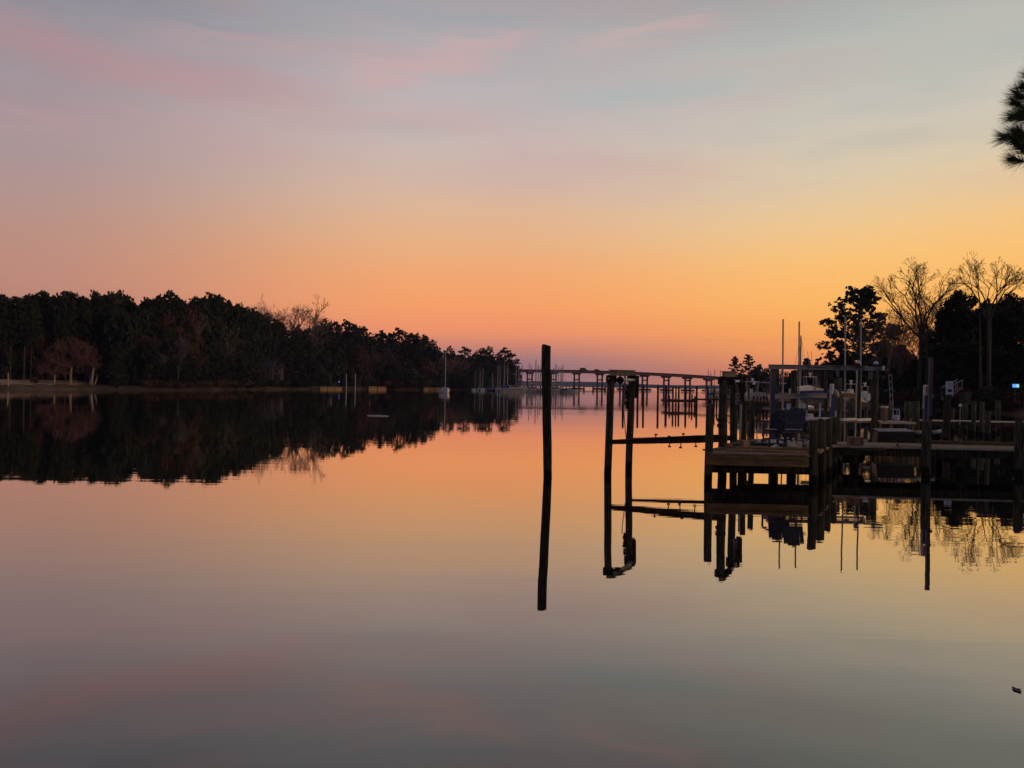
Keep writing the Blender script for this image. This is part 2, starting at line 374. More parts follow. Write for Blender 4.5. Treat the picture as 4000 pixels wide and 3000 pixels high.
# ------------------------------------------------------------------ vegetation builders
def quads_mesh(C, A, B):
    n = len(C); V = np.empty((n, 4, 3)); V[:, 0] = C-A-B; V[:, 1] = C+A-B; V[:, 2] = C+A+B; V[:, 3] = C-A+B
    return V.reshape(-1, 3), [(4*i, 4*i+1, 4*i+2, 4*i+3) for i in range(n)]
def leaf_cloud(blobs, n, size, rng, clumps=14, tight=.34, flat=1.0):
    """leaf-sized faces gathered in clumps through the blobs' volume"""
    w = np.array([b[3]*b[4]*b[5] for b in blobs])**.75; w /= w.sum()
    cen = []; rad = []
    for b, ww in zip(blobs, w):
        k = max(3, int(clumps*len(blobs)*ww))
        d = rng.normal(size=(k, 3)); d /= np.linalg.norm(d, axis=1)[:, None]
        r = rng.uniform(.35, 1, (k, 1))**.6
        cen.append(np.array(b[:3])+d*r*np.array(b[3:6])); rad.append(np.full(k, (b[3]*b[4]*b[5])**(1/3)*tight))
    cen = np.concatenate(cen); rad = np.concatenate(rad)
    i = rng.integers(0, len(cen), n)
    d = rng.normal(size=(n, 3)); d /= np.linalg.norm(d, axis=1)[:, None]; d *= rng.uniform(.1, 1, (n, 1))**.5
    C = cen[i]+d*rad[i][:, None]*np.array([1, 1, flat])
    a = rng.normal(size=(n, 3)); a /= np.linalg.norm(a, axis=1)[:, None]
    b = np.cross(a, rng.normal(size=(n, 3))); b /= np.linalg.norm(b, axis=1)[:, None]
    s = size*rng.uniform(.5, 1.3, (n, 1))
    return quads_mesh(C, a*s*.5, b*s*.5*rng.uniform(.4, 1, (n, 1)))
def crown(parent, name, blobs, n, size, seed, mt_, **k):
    v, f = leaf_cloud(blobs, n, size, np.random.default_rng(seed), **k)
    return link_mesh(name, v+np.array(OFF[parent.name]), f, mt_, parent)
def pine_proto(seed, h=20, low=.45, R_=3.6, nb=22, n=2600, size=.55, lm='leaf', name='pine_tree', bl=1.35):
    r = random.Random(seed); root = thing(name, (0, 0, 0), 'x', 'tree')
    tr = MB(); lean = r.uniform(-.03, .03)*h
    P = [(lean*t_*t_, 0, h*t_) for t_ in (0, .3, .6, .85, .97)]
    tr.tube([(P[0][0], 0, -.6)]+P[1:], [.32, .24, .18, .1, .04], 7)
    blobs = []
    for k in range(nb):
        t_ = low+(1-low)*(k+.5)/nb; a = k*2.4+r.uniform(-.5, .5)
        q_ = (t_-low)/(1-low); reach = R_*math.sqrt(max(.02, 1-(max(0, q_-.25)/.75)**2.4))*r.uniform(.4, 1.0)*(1 if q_ > .2 else .75)
        c = Vector((lean*t_*t_+math.cos(a)*reach, math.sin(a)*reach, h*t_+r.uniform(-.3, .5)))
        s = r.uniform(.8, 1.35)*h/20
        blobs.append((c.x, c.y, c.z-.4, bl*s, bl*s, bl*.62*s))
        tr.tube([(lean*t_*t_, 0, h*t_-.8), tuple(c*.5+Vector((lean*t_*t_, 0, h*t_-.8))*.5+Vector((0, 0, -.1))), tuple(c)], [.07, .05, .02], 4)
    tr.build('trunk', M['barkdk'] if lm != 'x' else M['bark'], root)
    crown(root, 'crown', blobs, n, size, seed, M[lm], clumps=9, tight=.42, flat=.7)
    return root
def dense_proto(seed, h=14, R_=4.6, n=3600, size=.55, lm='leaf', z0=.12, name='evergreen_tree', nb=26):
    r = random.Random(seed); root = thing(name, (0, 0, 0), 'x', 'tree')
    tr = MB(); tr.tube([(0, 0, -.8), (.1, 0, h*.4), (0, .1, h*.85)], [.3, .2, .06], 7)
    blobs = []
    for k in range(nb):
        t_ = z0+(1-z0)*r.random()**.8; prof = math.sin(min(1, (t_-z0)/(1-z0)*.9+.18)*math.pi)**.5
        a = r.uniform(0, 6.28); rr = R_*prof*math.sqrt(r.uniform(.15, 1))*.8
        s = r.uniform(.9, 1.5)*R_/4.6
        blobs.append((math.cos(a)*rr, math.sin(a)*rr, h*t_-s*.8, 1.35*s, 1.35*s, 1.15*s))
        tr.tube([(0, 0, max(.5, h*t_*.6)), (math.cos(a)*rr, math.sin(a)*rr, h*t_-s)], [.06, .02], 4)
    tr.build('trunk', M['barkdk'], root)
    crown(root, 'crown', blobs, n, size, seed, M[lm], clumps=11, tight=.5)
    return root
def bare_branches(mb, p, d, L, r, depth, rg, spread, upb, minr, ratio=.74, shoots=.75):
    nseg = 3; pts = [p]; rads = [r]; q = p.copy(); dd = d.copy()
    for i in range(nseg):
        dd = (dd+Vector((rg.gauss(0, .16), rg.gauss(0, .16), rg.gauss(0, .07)+upb*.10))).normalized()
        q = q+dd*L/nseg; pts.append(q.copy()); rads.append(max(minr, r*(1-.36*(i+1)/nseg)))
    mb.tube(pts, rads, 6 if r > .06 else 3, cap=False)
    if depth <= 0: return
    k = 2 if rg.random() < .5 else 3
    a0 = rg.uniform(0, 6.28)
    ref = Vector((1, 0, 0)) if abs(dd.x) < .8 else Vector((0, 1, 0))
    x = (ref-dd*ref.dot(dd)).normalized(); y = dd.cross(x)
    for i in range(k):
        a = a0+i*6.28/k+rg.uniform(-.4, .4); s = spread*rg.uniform(.6, 1.35)
        nd = (dd*math.cos(s)+(x*math.cos(a)+y*math.sin(a))*math.sin(s)).normalized()
        bare_branches(mb, q, nd, L*ratio*rg.uniform(.8, 1.15), r*.62, depth-1, rg, spread, upb, minr, ratio, shoots)
    # side shoots
    for pp in (pts[1], pts[2]):
        if rg.random() < shoots and depth > 1:
            a = rg.uniform(0, 6.28); s = spread*1.5
            nd = (dd*math.cos(s)+(x*math.cos(a)+y*math.sin(a))*math.sin(s)).normalized()
            bare_branches(mb, pp, nd, L*.55*rg.uniform(.7, 1.1), r*.4, depth-2, rg, spread, upb, minr, ratio, shoots)
def bare_proto(seed, h=14, depth=5, spread=.42, upb=.6, r=.22, tw='twiggrey', bk='bark', minr=.02, trunk=.28, name='bare_tree', dirs=None, ratio=.76, lf=.30, shoots=.75):
    rg = random.Random(seed); root = thing(name, (0, 0, 0), 'x', 'tree')
    t_ = MB(); top = Vector((rg.uniform(-.03, .03)*h, 0, h*trunk)); t_.tube([(0, 0, -.8), (top.x*.4, 0, top.z*.5), tuple(top)], [r*1.25, r, r*.85], 8)
    t_.build('trunk', M[bk], root)
    b = MB(); L = h*(1-trunk)*lf
    if dirs is None:
        dirs = [(math.cos(a), math.sin(a), rg.uniform(1.2, 2.6)) for a in (0.3, 2.4, 4.5)]+[(0, 0, 1)]
    for d in dirs:
        bare_branches(b, top-Vector((0, 0, rg.uniform(0, .12)*h*trunk)), Vector(d).normalized(), L, r*.66, depth, rg, spread, upb, minr, ratio, shoots)
    b.build('crown', M[tw], root)
    return root
def shrub_proto(seed, h=3, n=900, size=.3, lm='leaf2', name='shrub'):
    r = random.Random(seed); root = thing(name, (0, 0, 0), 'x', 'shrub')
    s = MB()
    for k in range(7): a = k*.9; s.tube([(0, 0, -.4), (math.cos(a)*h*.35, math.sin(a)*h*.35, h*.6)], [.05, .015], 4)
    s.build('stem', M['barkdk'], root)
    blobs = [(r.uniform(-.5, .5)*h, r.uniform(-.5, .5)*h, h*r.uniform(.3, .75), h*.36, h*.36, h*.3) for _ in range(7)]
    crown(root, 'foliage', blobs, n, size, seed, M[lm], clumps=8, tight=.5)
    return root
used = set()
def put(proto, loc, sc, rz, label, group=None, cat=None):
    if proto.name not in used: used.add(proto.name); o = proto
    else: o = copy_tree(proto)
    o.location = loc; o.scale = sc; o.rotation_euler = (0, 0, rz)
    o['label'] = label
    if cat: o['category'] = cat
    if group: o['group'] = group
    elif 'group' in o.keys(): del o['group']
    return o
exec_order = []
# ------------------------------------------------------------------ left bank forest
rg = random.Random(11)
PN = [pine_proto(100+i, low=.45, R_=4.0, nb=46, n=6500, size=.34, bl=1.15) for i in range(5)]
PT = [pine_proto(130+i, low=.5, R_=3.8, nb=24, n=3200, size=.36, bl=1.15) for i in range(4)]       # airy crowns with gaps
DN = [dense_proto(200+i) for i in range(3)]
DO = [dense_proto(220+i, lm='leaf2', n=3000, name='broadleaf_tree') for i in range(2)]
DR = [dense_proto(240, lm='leafred', n=1700, size=.42, z0=.2, name='russet_tree', nb=18)]
BR = [bare_proto(300, h=14, depth=5, tw='twigred', minr=.035), bare_proto(301, h=14, depth=5, tw='twiggrey', minr=.035), bare_proto(302, h=14, depth=5, tw='twiggrey', minr=.035, spread=.34)]
SH = [shrub_proto(400), shrub_proto(401, lm='reed'), shrub_proto(402, lm='leafred')]
ZN = [(60, 'at the far left edge'), (130, 'behind the stone post'), (210, 'left of the brown cypresses'), (300, 'above the tall brown cypress'), (380, 'above the pale forked trunk'), (470, 'at the right end of the lawn'), (560, 'where the russet brush begins'), (650, 'left of the large russet crown'), (740, 'under the large russet crown'), (850, 'right of the russet crowns'),
      (950, 'just left of the dark low house'), (1050, 'above the dark low house'), (1130, 'above the red-brown boathouse'), (1240, 'below the pale bare fan'), (1330, 'left of the two white posts'), (1430, 'behind the two white posts'), (1530, 'behind the longest board sea wall'), (1640, 'left of the shortest sea wall'), (1720, 'behind the shortest sea wall'), (1800, 'behind the anchored sailboat'), (1880, 'between the anchored sailboat and marina'), (1950, 'behind the leftmost marina masts'), (9999, 'at the tip of the left point')]
def zn_of(x): return next(t for b, t in ZN if x < b)
def shoreD(px):
    pts = [(-900, 115), (-300, 124), (0, 130), (322, 143), (700, 154), (1000, 190), (1300, 229), (1500, 250), (1700, 264), (1850, 293), (2000, 328), (2012, 333)]
    for (a, A), (b, B) in zip(pts, pts[1:]):
        if a <= px <= b: return A+(B-A)*(px-a)/(b-a)
    return 333
CREST = [(-130, 1150), (0, 1143), (110, 1140), (165, 1130), (200, 1147), (270, 1131), (370, 1132), (430, 1138), (465, 1133), (495, 1150), (570, 1160), (612, 1146), (655, 1132), (690, 1152), (760, 1154), (815, 1140), (850, 1148), (885, 1170),
         (930, 1180), (985, 1200), (1040, 1216), (1075, 1242), (1100, 1266), (1230, 1268), (1262, 1240), (1300, 1252), (1350, 1248), (1385, 1266), (1415, 1272), (1440, 1297), (1485, 1288), (1530, 1292), (1556, 1283), (1600, 1298), (1655, 1302), (1685, 1322), (1735, 1366), (1756, 1347), (1790, 1386), (1815, 1357), (1860, 1374), (1880, 1362), (1910, 1349), (1950, 1378), (1972, 1357), (1995, 1380), (2012, 1440)]
def crest(px):
    for (a, A), (b, B) in zip(CREST, CREST[1:]):
        if a <= px <= b: return A+(B-A)*(px-a)/(b-a)
    return 1150
def hplace(proto, px, top, D, hproto, wf, label, group, cat='tree', fn=hl):
    x = X(px, D); y = D; gz = g1(fn, x, y); h = Z(top, D)-gz
    s = h/hproto
    return put(proto, (x, y, gz), (s*wf, s*wf, s), rg.uniform(0, 6.28), label, group, cat)
GP = 'tall pines along the crest of the left-bank wood'
GA = 'airy pines toward the point of the left bank'
GF = 'dark evergreens filling the left-bank wood'
special = {165: 'dark round-topped pine breaking the crest near the far left of the wood', 655: 'broad-topped pine on the crest, left of the high flat shoulder of the wood', 815: 'high pine where the wood crest starts to fall to the right',
           930: 'wide dome-crowned pine just left of the pale bare treetops', 1040: 'dark pine standing forward between the two pale bare treetops', 1262: 'pine just right of the pale bare fan-shaped treetop',
           1485: 'pine with open flat top over the tan bulkhead', 1556: 'knob-topped pine, tallest over the russet shrubs by the bulkhead', 1655: 'flat umbrella-crowned pine near the anchored white sailboat',
           1756: 'slender open pine right behind the mast of the anchored sailboat', 1815: 'small round-topped pine just right of the anchored sailboat', 1910: 'tall pine over the marina masts on the point', 1972: 'last tall pine at the tip of the left point'}
for px, top in CREST:
    airy = px > 1400
    D = shoreD(px)+(rg.uniform(10, 26) if px < 1300 else rg.uniform(6, 14))
    if px == 2012: D = 337
    pr = rg.choice(PT if airy else PN)
    zn = zn_of(px)
    lab = special.get(px, 'dark airy-crowned pine in the tree line, '+zn if airy else 'dark pine in the crest of the wood, '+zn)
    w = rg.uniform(.75, 1.0) if not airy else rg.uniform(.8, 1.0)
    if px < 1300: w *= .72
    else: w *= .8*D/300+.35
    hplace(pr, px, top-3, D, 20.6, w, lab, None if px in special else (GA if airy else GP)+' '+zn)
px = -150
while px < 1990:      # lesser crowns shouldering the crest trees
    D = shoreD(px)+rg.uniform(8, 20)*(1 if px < 1300 else .5); zn = zn_of(px)
    hplace(rg.choice(PN), px, crest(px)+(rg.uniform(5, 26) if px < 1300 else rg.uniform(22, 60)), D, 20.6, rg.uniform(.55, .85), 'lesser dark pine crown shouldering the crest, '+zn, 'lesser pines of the crest '+zn)
    px += 27 if px < 1300 else 36
# in-between crest trees and lower rows that close the wood
px = -160.0
while px < 2000:
    for row, (f0, f1, dd) in enumerate(((.72, .93, 8), (.5, .74, 4.5), (.28, .46, 2))):
        x = px+row*11+rg.uniform(-9, 9)
        if x > 1995-row*6: continue
        if x < 440 and row == 2: continue
        if 1225 < x < 1350 and row > 0: continue
        if 1350 < x < 1480 and row == 2: continue
        c = crest(x); bs = HZ+8+(x-2000)*RS; top = bs-(bs-c)*rg.uniform(f0, f1)
        dd2 = dd+rg.uniform(-1, 2)+(9 if x < 440 else 0)
        if x > 1700: dd2 = dd2*.6
        zone = zn_of(x)
        rd = ('high in', 'halfway up', 'low in')[row]
        if row == 1 and rg.random() < .16: pr, hp, lab, gr = BR[rg.randrange(3)], 12.5, 'leafless grey-brown tree half lost '+rd+' the wood, '+zone, 'leafless trees '+rd+' the left wood '+zone
        elif row < 2 and rg.random() < .12: pr, hp, lab, gr = DR[0], 13.8, 'dull russet tree half lost '+rd+' the wood, '+zone, 'russet trees '+rd+' the left wood '+zone
        elif row < 2 and rg.random() < .3: pr, hp, lab, gr = rg.choice(DO), 13.8, 'olive-toned broadleaf tree '+rd+' the dark wood, '+zone, 'broadleaf trees '+rd+' the left wood '+zone
        else: pr, hp, lab, gr = rg.choice(DN), 13.8, 'dark evergreen tree '+rd+' the wood, '+zone, 'evergreens '+rd+' the left wood '+zone
        D = shoreD(x)+dd2; h = Z(top, D)
        wf = max(.6, min(1.6, (78+rg.uniform(0, 30))/F*D/(h/13.8*8.4)))
        hplace(pr, x, top, D, hp, wf, lab, gr)
    px += 30 if px < 1300 else 26
# distinct trees on the left bank
def one(proto, px, top, D, hp, wf, label, rz=None, fn=hl, cat='tree', group=None):
    o = hplace(proto, px, top, D, hp, wf, label, group, cat, fn)
    if rz is not None: o.rotation_euler = (0, 0, rz)
    return o
fan = bare_proto(310, h=20, depth=6, tw='twiggrey', bk='barkpale', minr=.03, spread=.40, trunk=.3, r=.4)
one(fan, 1165, 1206, 223, 18.8, 1.15, 'pale leafless tree whose wide fan of branches rises above the left-bank wood', .6)
one(fan, 1003, 1196, 205, 18.8, .42, 'small pale leafless treetop just left of the dark forward pine', 2.2)
one(fan, 1100, 1236, 220, 18.8, .6, 'thin leafless treetop left of the wide pale fan-shaped one', 4.0)
cyp = bare_proto(311, h=14, depth=5, tw='twigred', bk='barkpale', minr=.045, spread=.5, trunk=.34, r=.34, upb=.1,
                 dirs=[(math.cos(a), math.sin(a), z) for a, z in ((0, .5), (1.2, .9), (2.4, .5), (3.6, .8), (4.8, .5), (0.6, 1.8), (3.3, 2.0))]+[(0, 0, 1)])
one(cyp, 275, 1310, 145, 13.2, .85, 'reddish-brown cypress with a pale straight trunk on the tan lawn', 0)
one(cyp, 213, 1395, 144, 13.2, 1.1, 'smaller reddish-brown cypress left of the tall one on the lawn', 2)
one(cyp, 350, 1400, 150, 13.2, .9, 'low reddish-brown cypress just left of the pale leaning trunk', 1)
snag = bare_proto(312, h=12, depth=3, tw='twiggrey', bk='barkpale', minr=.05, spread=.5, trunk=.62, r=.5)
sg = one(snag, 357, 1405, 147, 11.5, 1.0, 'pale leaning bare trunk forked at the base near the right end of the lawn', .4); sg.rotation_euler = (R(0), R(5), .2)
sg = one(snag, 370, 1450, 148, 11.5, 1.3, 'short pale trunk leaning right beside the forked pale one'); sg.rotation_euler = (0, R(16), 0)
for px_, tp, lab in ((620, 1395, 'pale-limbed bare tree over the reeds, left one of two'), (695, 1340, 'pale-limbed bare tree over the reeds, right one of two'), (885, 1300, 'pale streaky bare tree in front of the dark wood, mid left bank'), (1408, 1452, 'slim leafless sapling behind the left end of the tan bulkhead')):
    one(BR[1], px_, tp, shoreD(px_)+1.5, 12.5, .8, lab)
one(DR[0], 655, 1205, 161, 13.8, .55, 'large russet-crowned tree high in the wood below the crest pines')
one(DR[0], 745, 1225, 163, 13.8, .5, 'russet-crowned tree just right of the largest russet one')
for i, (a, b_, s) in enumerate(((560, 640, 1), (660, 850, 1), (860, 985, 1), (1500, 1560, 2), (1590, 1680, 1))):
    x = a
    while x < b_:
        D = shoreD(x)+.8
        put(SH[rg.choice((1, 1, 2))], (X(x, D), D, max(0, g1(hl, X(x, D), D))), (rg.uniform(.8, 1.4)*D/340,)*3, rg.uniform(0, 6), 'russet brush clump at the foot of the left bank', 'russet brush along the left waterline', 'shrub')
        x += 17
for x, h in ((1430, 1.2), (1628, 2.6), (1600, 3.0), (1655, 2.2), (1690, 1.6), (1560, 2.2), (1345, .9), (1200, 1.6), (1150, 1.8), (1100, 1.8), (1050, 1.8), (1010, 2), (1165, 2), (505, 2.2), (470, 1.8), (540, 2)):
    D = shoreD(x)+2.6
    put(SH[0], (X(x, D), D, g1(hl, X(x, D), D)), (h*D/350,)*3, x, 'dark rounded bush close behind the left waterline', 'dark bushes along the left waterline', 'shrub')
# tan lawn strip
v = []; f = []; n = 60
for i in range(n):
    px_ = -250+720*i/(n-1); D0 = shoreD(max(px_, -880))
    for j, (dd, fade) in enumerate(((1.2, 0), (5, 0), (10, 0))):
        D = D0+dd; x = X(px_, D); z = g1(hl, x, D); v.append((x, D, .62+dd*.105*(1 if i < n-14 else (n-1-i)/14)+.05*math.sin(i*.9)))
for i in range(n-1):
    for j in range(2): a = i*3+j; f.append((a, a+3, a+4, a+1))
tag(link_mesh('lawn', v, f, M['lawn'], None, True), kind='structure')
put(SH[0], (X(128, 139), 139, 1.0), (.38,)*3, 1, 'pale low bush alone on the tan lawn', None, 'shrub')
pt = thing('stone_post', (X(32, 132.5), 132.5, .4), 'pale stone post on the edge of the lawn at far left', 'post')
mb = MB(); mb.tube([(X(32, 132.5), 132.5, .2), (X(32, 132.5, 1460), 132.5, Z(1460, 132.5))], [.15, .10], 8); mb.build('shaft', M['barkpale'], pt)
mb = MB(); mb.ball((X(32, 132.5, 1459), 132.5, Z(1459, 132.5)), .13, 8); mb.build('cap', M['barkpale'], pt)

# bulkheads of upright boards with cap and whalers
def bulkhead(px0, px1, h, label, groups=None):
    D0, D1 = shoreD(px0)-.8, shoreD(px1)-.8; h *= .62; a = Vector((X(px0, D0), D0, 0)); b = Vector((X(px1, D1), D1, 0))
    root = thing('bulkhead', tuple(a), label, 'sea wall'); d = b-a; L = d.length; n = int(L/.3)
    w = MB()
    for i in range(n):
        p = a+d*(i+.5)/n; hh_ = h+rg.uniform(-.14, .03); w.box((p.x, p.y, hh_/2-.4), (L/n*.93, .1, hh_+.8), math.atan2(d.y, d.x))
    w.build('sheet_wall', M['bulk'], root)
    for z_ in (h*.72, h*.3):
        c = MB(); c.bar(a+Vector((0, -.12, z_)), b+Vector((0, -.12, z_)), .10, .11); c.build('whaler', M['barkdk'], root)
    c = MB(); c.bar(a+Vector((0, 0, h+.05)), b+Vector((0, 0, h-.02)), .3, .05); c.build('cap_board', M['bulk'], root)
    k = max(2, int(L/3))
    for i in range(k+1):
        p = a+d*i/k; c = MB(); c.tube([(p.x, p.y-.3, -1), (p.x, p.y-.3, h+.15)], .09, 8); c.build('piling', M['barkdk'], root)
bulkhead(1250, 1338, 1.15, 'low tan board sea wall with ragged top, left stretch under the two white posts')
bulkhead(1440, 1512, 1.5, 'tan board sea wall between the white posts and the russet shrubs')
bulkhead(1655, 1722, 1.35, 'tan board sea wall ending behind the anchored sailboat')
for px_, lab in ((1353, 'tall white mooring post over the left sea wall, left of the pair'), (1388, 'tall white mooring post over the left sea wall, right of the pair')):
    D = shoreD(px_)-1.2; q = thing('mooring_post', (X(px_, D), D, 0), lab, 'post')
    mb = MB(); mb.tube([(X(px_, D), D, -1), (X(px_, D, 1462), D, Z(1462, D))], [.13, .11], 8); mb.build('shaft', M['pipe'], q)
    mb = MB(); mb.tube([(X(px_, D, 1462), D, Z(1462, D)), (X(px_, D, 1460), D, Z(1460, D))], [.16, .07], 8); mb.build('cap', M['white'], q)
# small lit tent of blue
D = 236; q = thing('yard_lamp', (X(1325, D), D, 1.0), 'tiny blue-violet lamp in the dark yard above the left sea wall', 'lamp')
M['violet'] = mat('violet_lamp', (.1, .1, .4), .4, .1, 1, emit=((.28, .22, 1), .5))
mb = MB(); mb.tube([(X(1325, D), D, .5), (X(1325, D, 1496), D, Z(1496, D))], .035, 6); mb.build('stake', M['alud'], q)
mb = MB(); mb.ball((X(1325, D, 1492), D, Z(1492, D)), .22, 8, (1, 1, 1.2)); mb.build('lamp_globe', M['violet'], q)

# ------------------------------------------------------------------ houses
def house(px, D, w, d, h, rh, rz, wm, rm, label, z0, wins=3, name='house', door=True):
    x = X(px, D); root = thing(name, (x, D, z0), label, 'house'); m3 = Matrix.Rotation(rz, 3, 'Z'); o_ = Vector((x, D, z0))
    T = lambda a, b, c: tuple(o_+m3 @ Vector((a, b, c)))
    mb = MB(); mb.add([T(-w/2, -d/2, -1), T(w/2, -d/2, -1), T(w/2, d/2, -1), T(-w/2, d/2, -1), T(-w/2, -d/2, h), T(w/2, -d/2, h), T(w/2, d/2, h), T(-w/2, d/2, h), T(-w/2, 0, h+rh), T(w/2, 0, h+rh)],
                      [(0, 1, 5, 4), (1, 2, 6, 9, 5), (2, 3, 7, 6), (3, 0, 4, 8, 7)]); mb.build('wall', M[wm], root)
    mb = MB(); e = .5
    for s in (-1, 1):
        k = rh/(d/2)
        lo = [T(-w/2-e, s*(d/2+e), h-e*k+.03), T(w/2+e, s*(d/2+e), h-e*k+.03), T(w/2+e, 0, h+rh+.03), T(-w/2-e, 0, h+rh+.03)]
        mb.prism(lo, (0, 0, 1), .22)
    rf = mb.build('roof', M[rm], root)
    mb = MB(); c = T(w*.25, d*.1, h+rh*.7); mb.box((c[0], c[1], c[2]+.2), (.5, .5, 1.2), rz); mb.build('chimney', M['concd'], rf)
    for i in range(wins):
        a = -w/2+w*(i+.6)/(wins+.2); c = T(a, -d/2-.03, h*.58)
        mb = MB(); mb.box(c, (1.2, .1, 1.3), rz); wn = mb.build('window', M['alud'], root)
        c = T(a, -d/2-.10, h*.58); mb = MB(); mb.box(c, (.96, .05, 1.06), rz); mb.build('pane', M['glass'], wn)
    if door:
        c = T(w/2-1.0, -d/2-.05, 1.0); mb = MB(); mb.box(c, (.95, .1, 2.1), rz); mb.build('door', M['walld'], root)
    return root
house(1000, 197, 9.5, 6, 2.4, 1.5, .05, 'walld', 'roof', 'dark low house half hidden in the trees of the left bank', 3.4, 5)
hh = house(1088, 198, 1.7, 3, 2.2, .5, 0, 'walld', 'roof', 'small pale porch gable beside the dark house on the left bank', 3.4, 1, 'porch', False)
house(1130, 211, 4.2, 3, 2.0, .3, 0, 'walld', 'concd', 'small red-brown boathouse with a pale roof edge near the left waterline', 2.6, 2, 'boathouse')
house(1785, 290, 9, 6, 2.6, 1.6, -.3, 'walld', 'roofblue', 'dark house with bright blue roof among pines behind the anchored sailboat', 3.2, 3)

# ------------------------------------------------------------------ bridge
DB = 470.0
root = thing('bridge', (X(2400, DB), DB, 0), 'long low concrete highway bridge on paired columns crossing the background', 'bridge')
kz = lambda py, px=2400: Z(py, DB, px)
TOPY = [(1960, 1446), (2050, 1446.5), (2255, 1449), (2400, 1453), (2500, 1457), (2609, 1462), (2700, 1467), (2777, 1472), (2850, 1478), (2960, 1486)]
def deckz(px):
    for (a, A), (b, B) in zip(TOPY, TOPY[1:]):
        if a <= px <= b: return kz(A+(B-A)*(px-a)/(b-a), px)
    return kz(1446, px)
P = [1960+10*i for i in range(101)]
def ribbon(name, dz0, dz1, y0, y1, m_):
    v = []; f = []
    for p in P:
        z = deckz(p)
        for yy, zz in ((y0, dz0), (y1, dz0), (y1, dz1), (y0, dz1)): v.append((X(p, DB), DB+yy, z+zz))
    for i in range(len(P)-1):
        for k in range(4): f.append((i*4+k, i*4+(k+1) % 4, i*4+4+(k+1) % 4, i*4+4+k))
    f += [(0, 3, 2, 1), tuple(len(v)-4+k for k in range(4))]
    return link_mesh(name, v, f, m_, root)
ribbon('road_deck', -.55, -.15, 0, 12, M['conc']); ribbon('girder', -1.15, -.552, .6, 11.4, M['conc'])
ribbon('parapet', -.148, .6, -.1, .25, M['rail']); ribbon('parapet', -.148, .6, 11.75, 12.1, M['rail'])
for px_ in (1978, 2069.5, 2164, 2255, 2346, 2436, 2524, 2609, 2693, 2777, 2862):
    z = deckz(px_)-1.16; x = X(px_, DB)
    mb = MB()
    for s in (-1, 1):
        mb.box((x+s*1.5, DB+5, z/2), (.95, 1.3, z))
    mb.box((x, DB+5, kz(1484+(px_-2400)*.008, px_)), (2.7, .8, .8))
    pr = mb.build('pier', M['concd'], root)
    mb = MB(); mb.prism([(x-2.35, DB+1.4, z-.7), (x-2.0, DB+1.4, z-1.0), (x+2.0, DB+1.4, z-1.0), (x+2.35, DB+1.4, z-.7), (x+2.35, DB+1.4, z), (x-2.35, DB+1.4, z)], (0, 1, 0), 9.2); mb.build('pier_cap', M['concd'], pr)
    mb = MB(); mb.box((x, DB+6, .75), (5.4, 12, 1.1))
    for a in range(5): mb.tube([(x-2.2+a*1.1, DB+.6, -2), (x-2.2+a*1.1, DB+.6, .3)], .3, 8)
    for s in (-1, 1): mb.box((x+s*3.1, DB+1.5, .55), (1.0, 1.6, .8))
    mb.build('footing', M['rust'], pr)
# vehicle on the bridge
x = X(2280, DB); z = deckz(2280)-.14
root = thing('van', (x, DB+3, z), 'dark olive van driving across the bridge right of the tall piling', 'van')
mb = MB(); mb.prism([(x-2.4, DB+2.1, z+.45), (x+2.35, DB+2.1, z+.45), (x+2.4, DB+2.1, z+1.2), (x+1.6, DB+2.1, z+1.35), (x+.9, DB+2.1, z+2.2), (x-1.9, DB+2.1, z+2.25), (x-2.4, DB+2.1, z+1.5)], (0, 1, 0), 1.9)
M['olive'] = mat('olive_paint', (.10, .11, .04), .4, .1, 1); mb.build('body', M['olive'], root)
mb = MB(); mb.prism([(x-1.7, DB+2.07, z+1.4), (x+1.25, DB+2.07, z+1.4), (x+.8, DB+2.07, z+2.05), (x-1.7, DB+2.07, z+2.05)], (0, 1, 0), 1.96); mb.build('window', M['glass'], root)
for sx_ in (-1.5, 1.5):
    for sy_ in (0, 1.75):
        mb = MB(); mb.tube([(x+sx_, DB+2.05+sy_, z+.4), (x+sx_, DB+2.25+sy_, z+.4)], .4, 12); mb.build('wheel', M['black'], root)
x = X(2334, DB); z = deckz(2334)-.14
root = thing('car', (x, DB+3, z), 'small dark car on the bridge above a pier, right of the van', 'car')
mb = MB(); mb.prism([(x-1.9, DB+2.2, z+.4), (x+1.9, DB+2.2, z+.4), (x+1.9, DB+2.2, z+.95), (x+1.0, DB+2.2, z+1.05), (x+.5, DB+2.2, z+1.6), (x-1.2, DB+2.2, z+1.65), (x-1.9, DB+2.2, z+1.1)], (0, 1, 0), 1.7); mb.build('body', M['walld'], root)
mb = MB(); mb.prism([(x-1.2, DB+2.17, z+1.1), (x+.8, DB+2.17, z+1.1), (x+.45, DB+2.17, z+1.5), (x-1.1, DB+2.17, z+1.5)], (0, 1, 0), 1.76); mb.build('window', M['glass'], root)
for sx_ in (-1.2, 1.2):
    for sy_ in (0, 1.55):
        mb = MB(); mb.tube([(x+sx_, DB+2.15+sy_, z+.34), (x+sx_, DB+2.33+sy_, z+.34)], .34, 12); mb.build('wheel', M['black'], root)

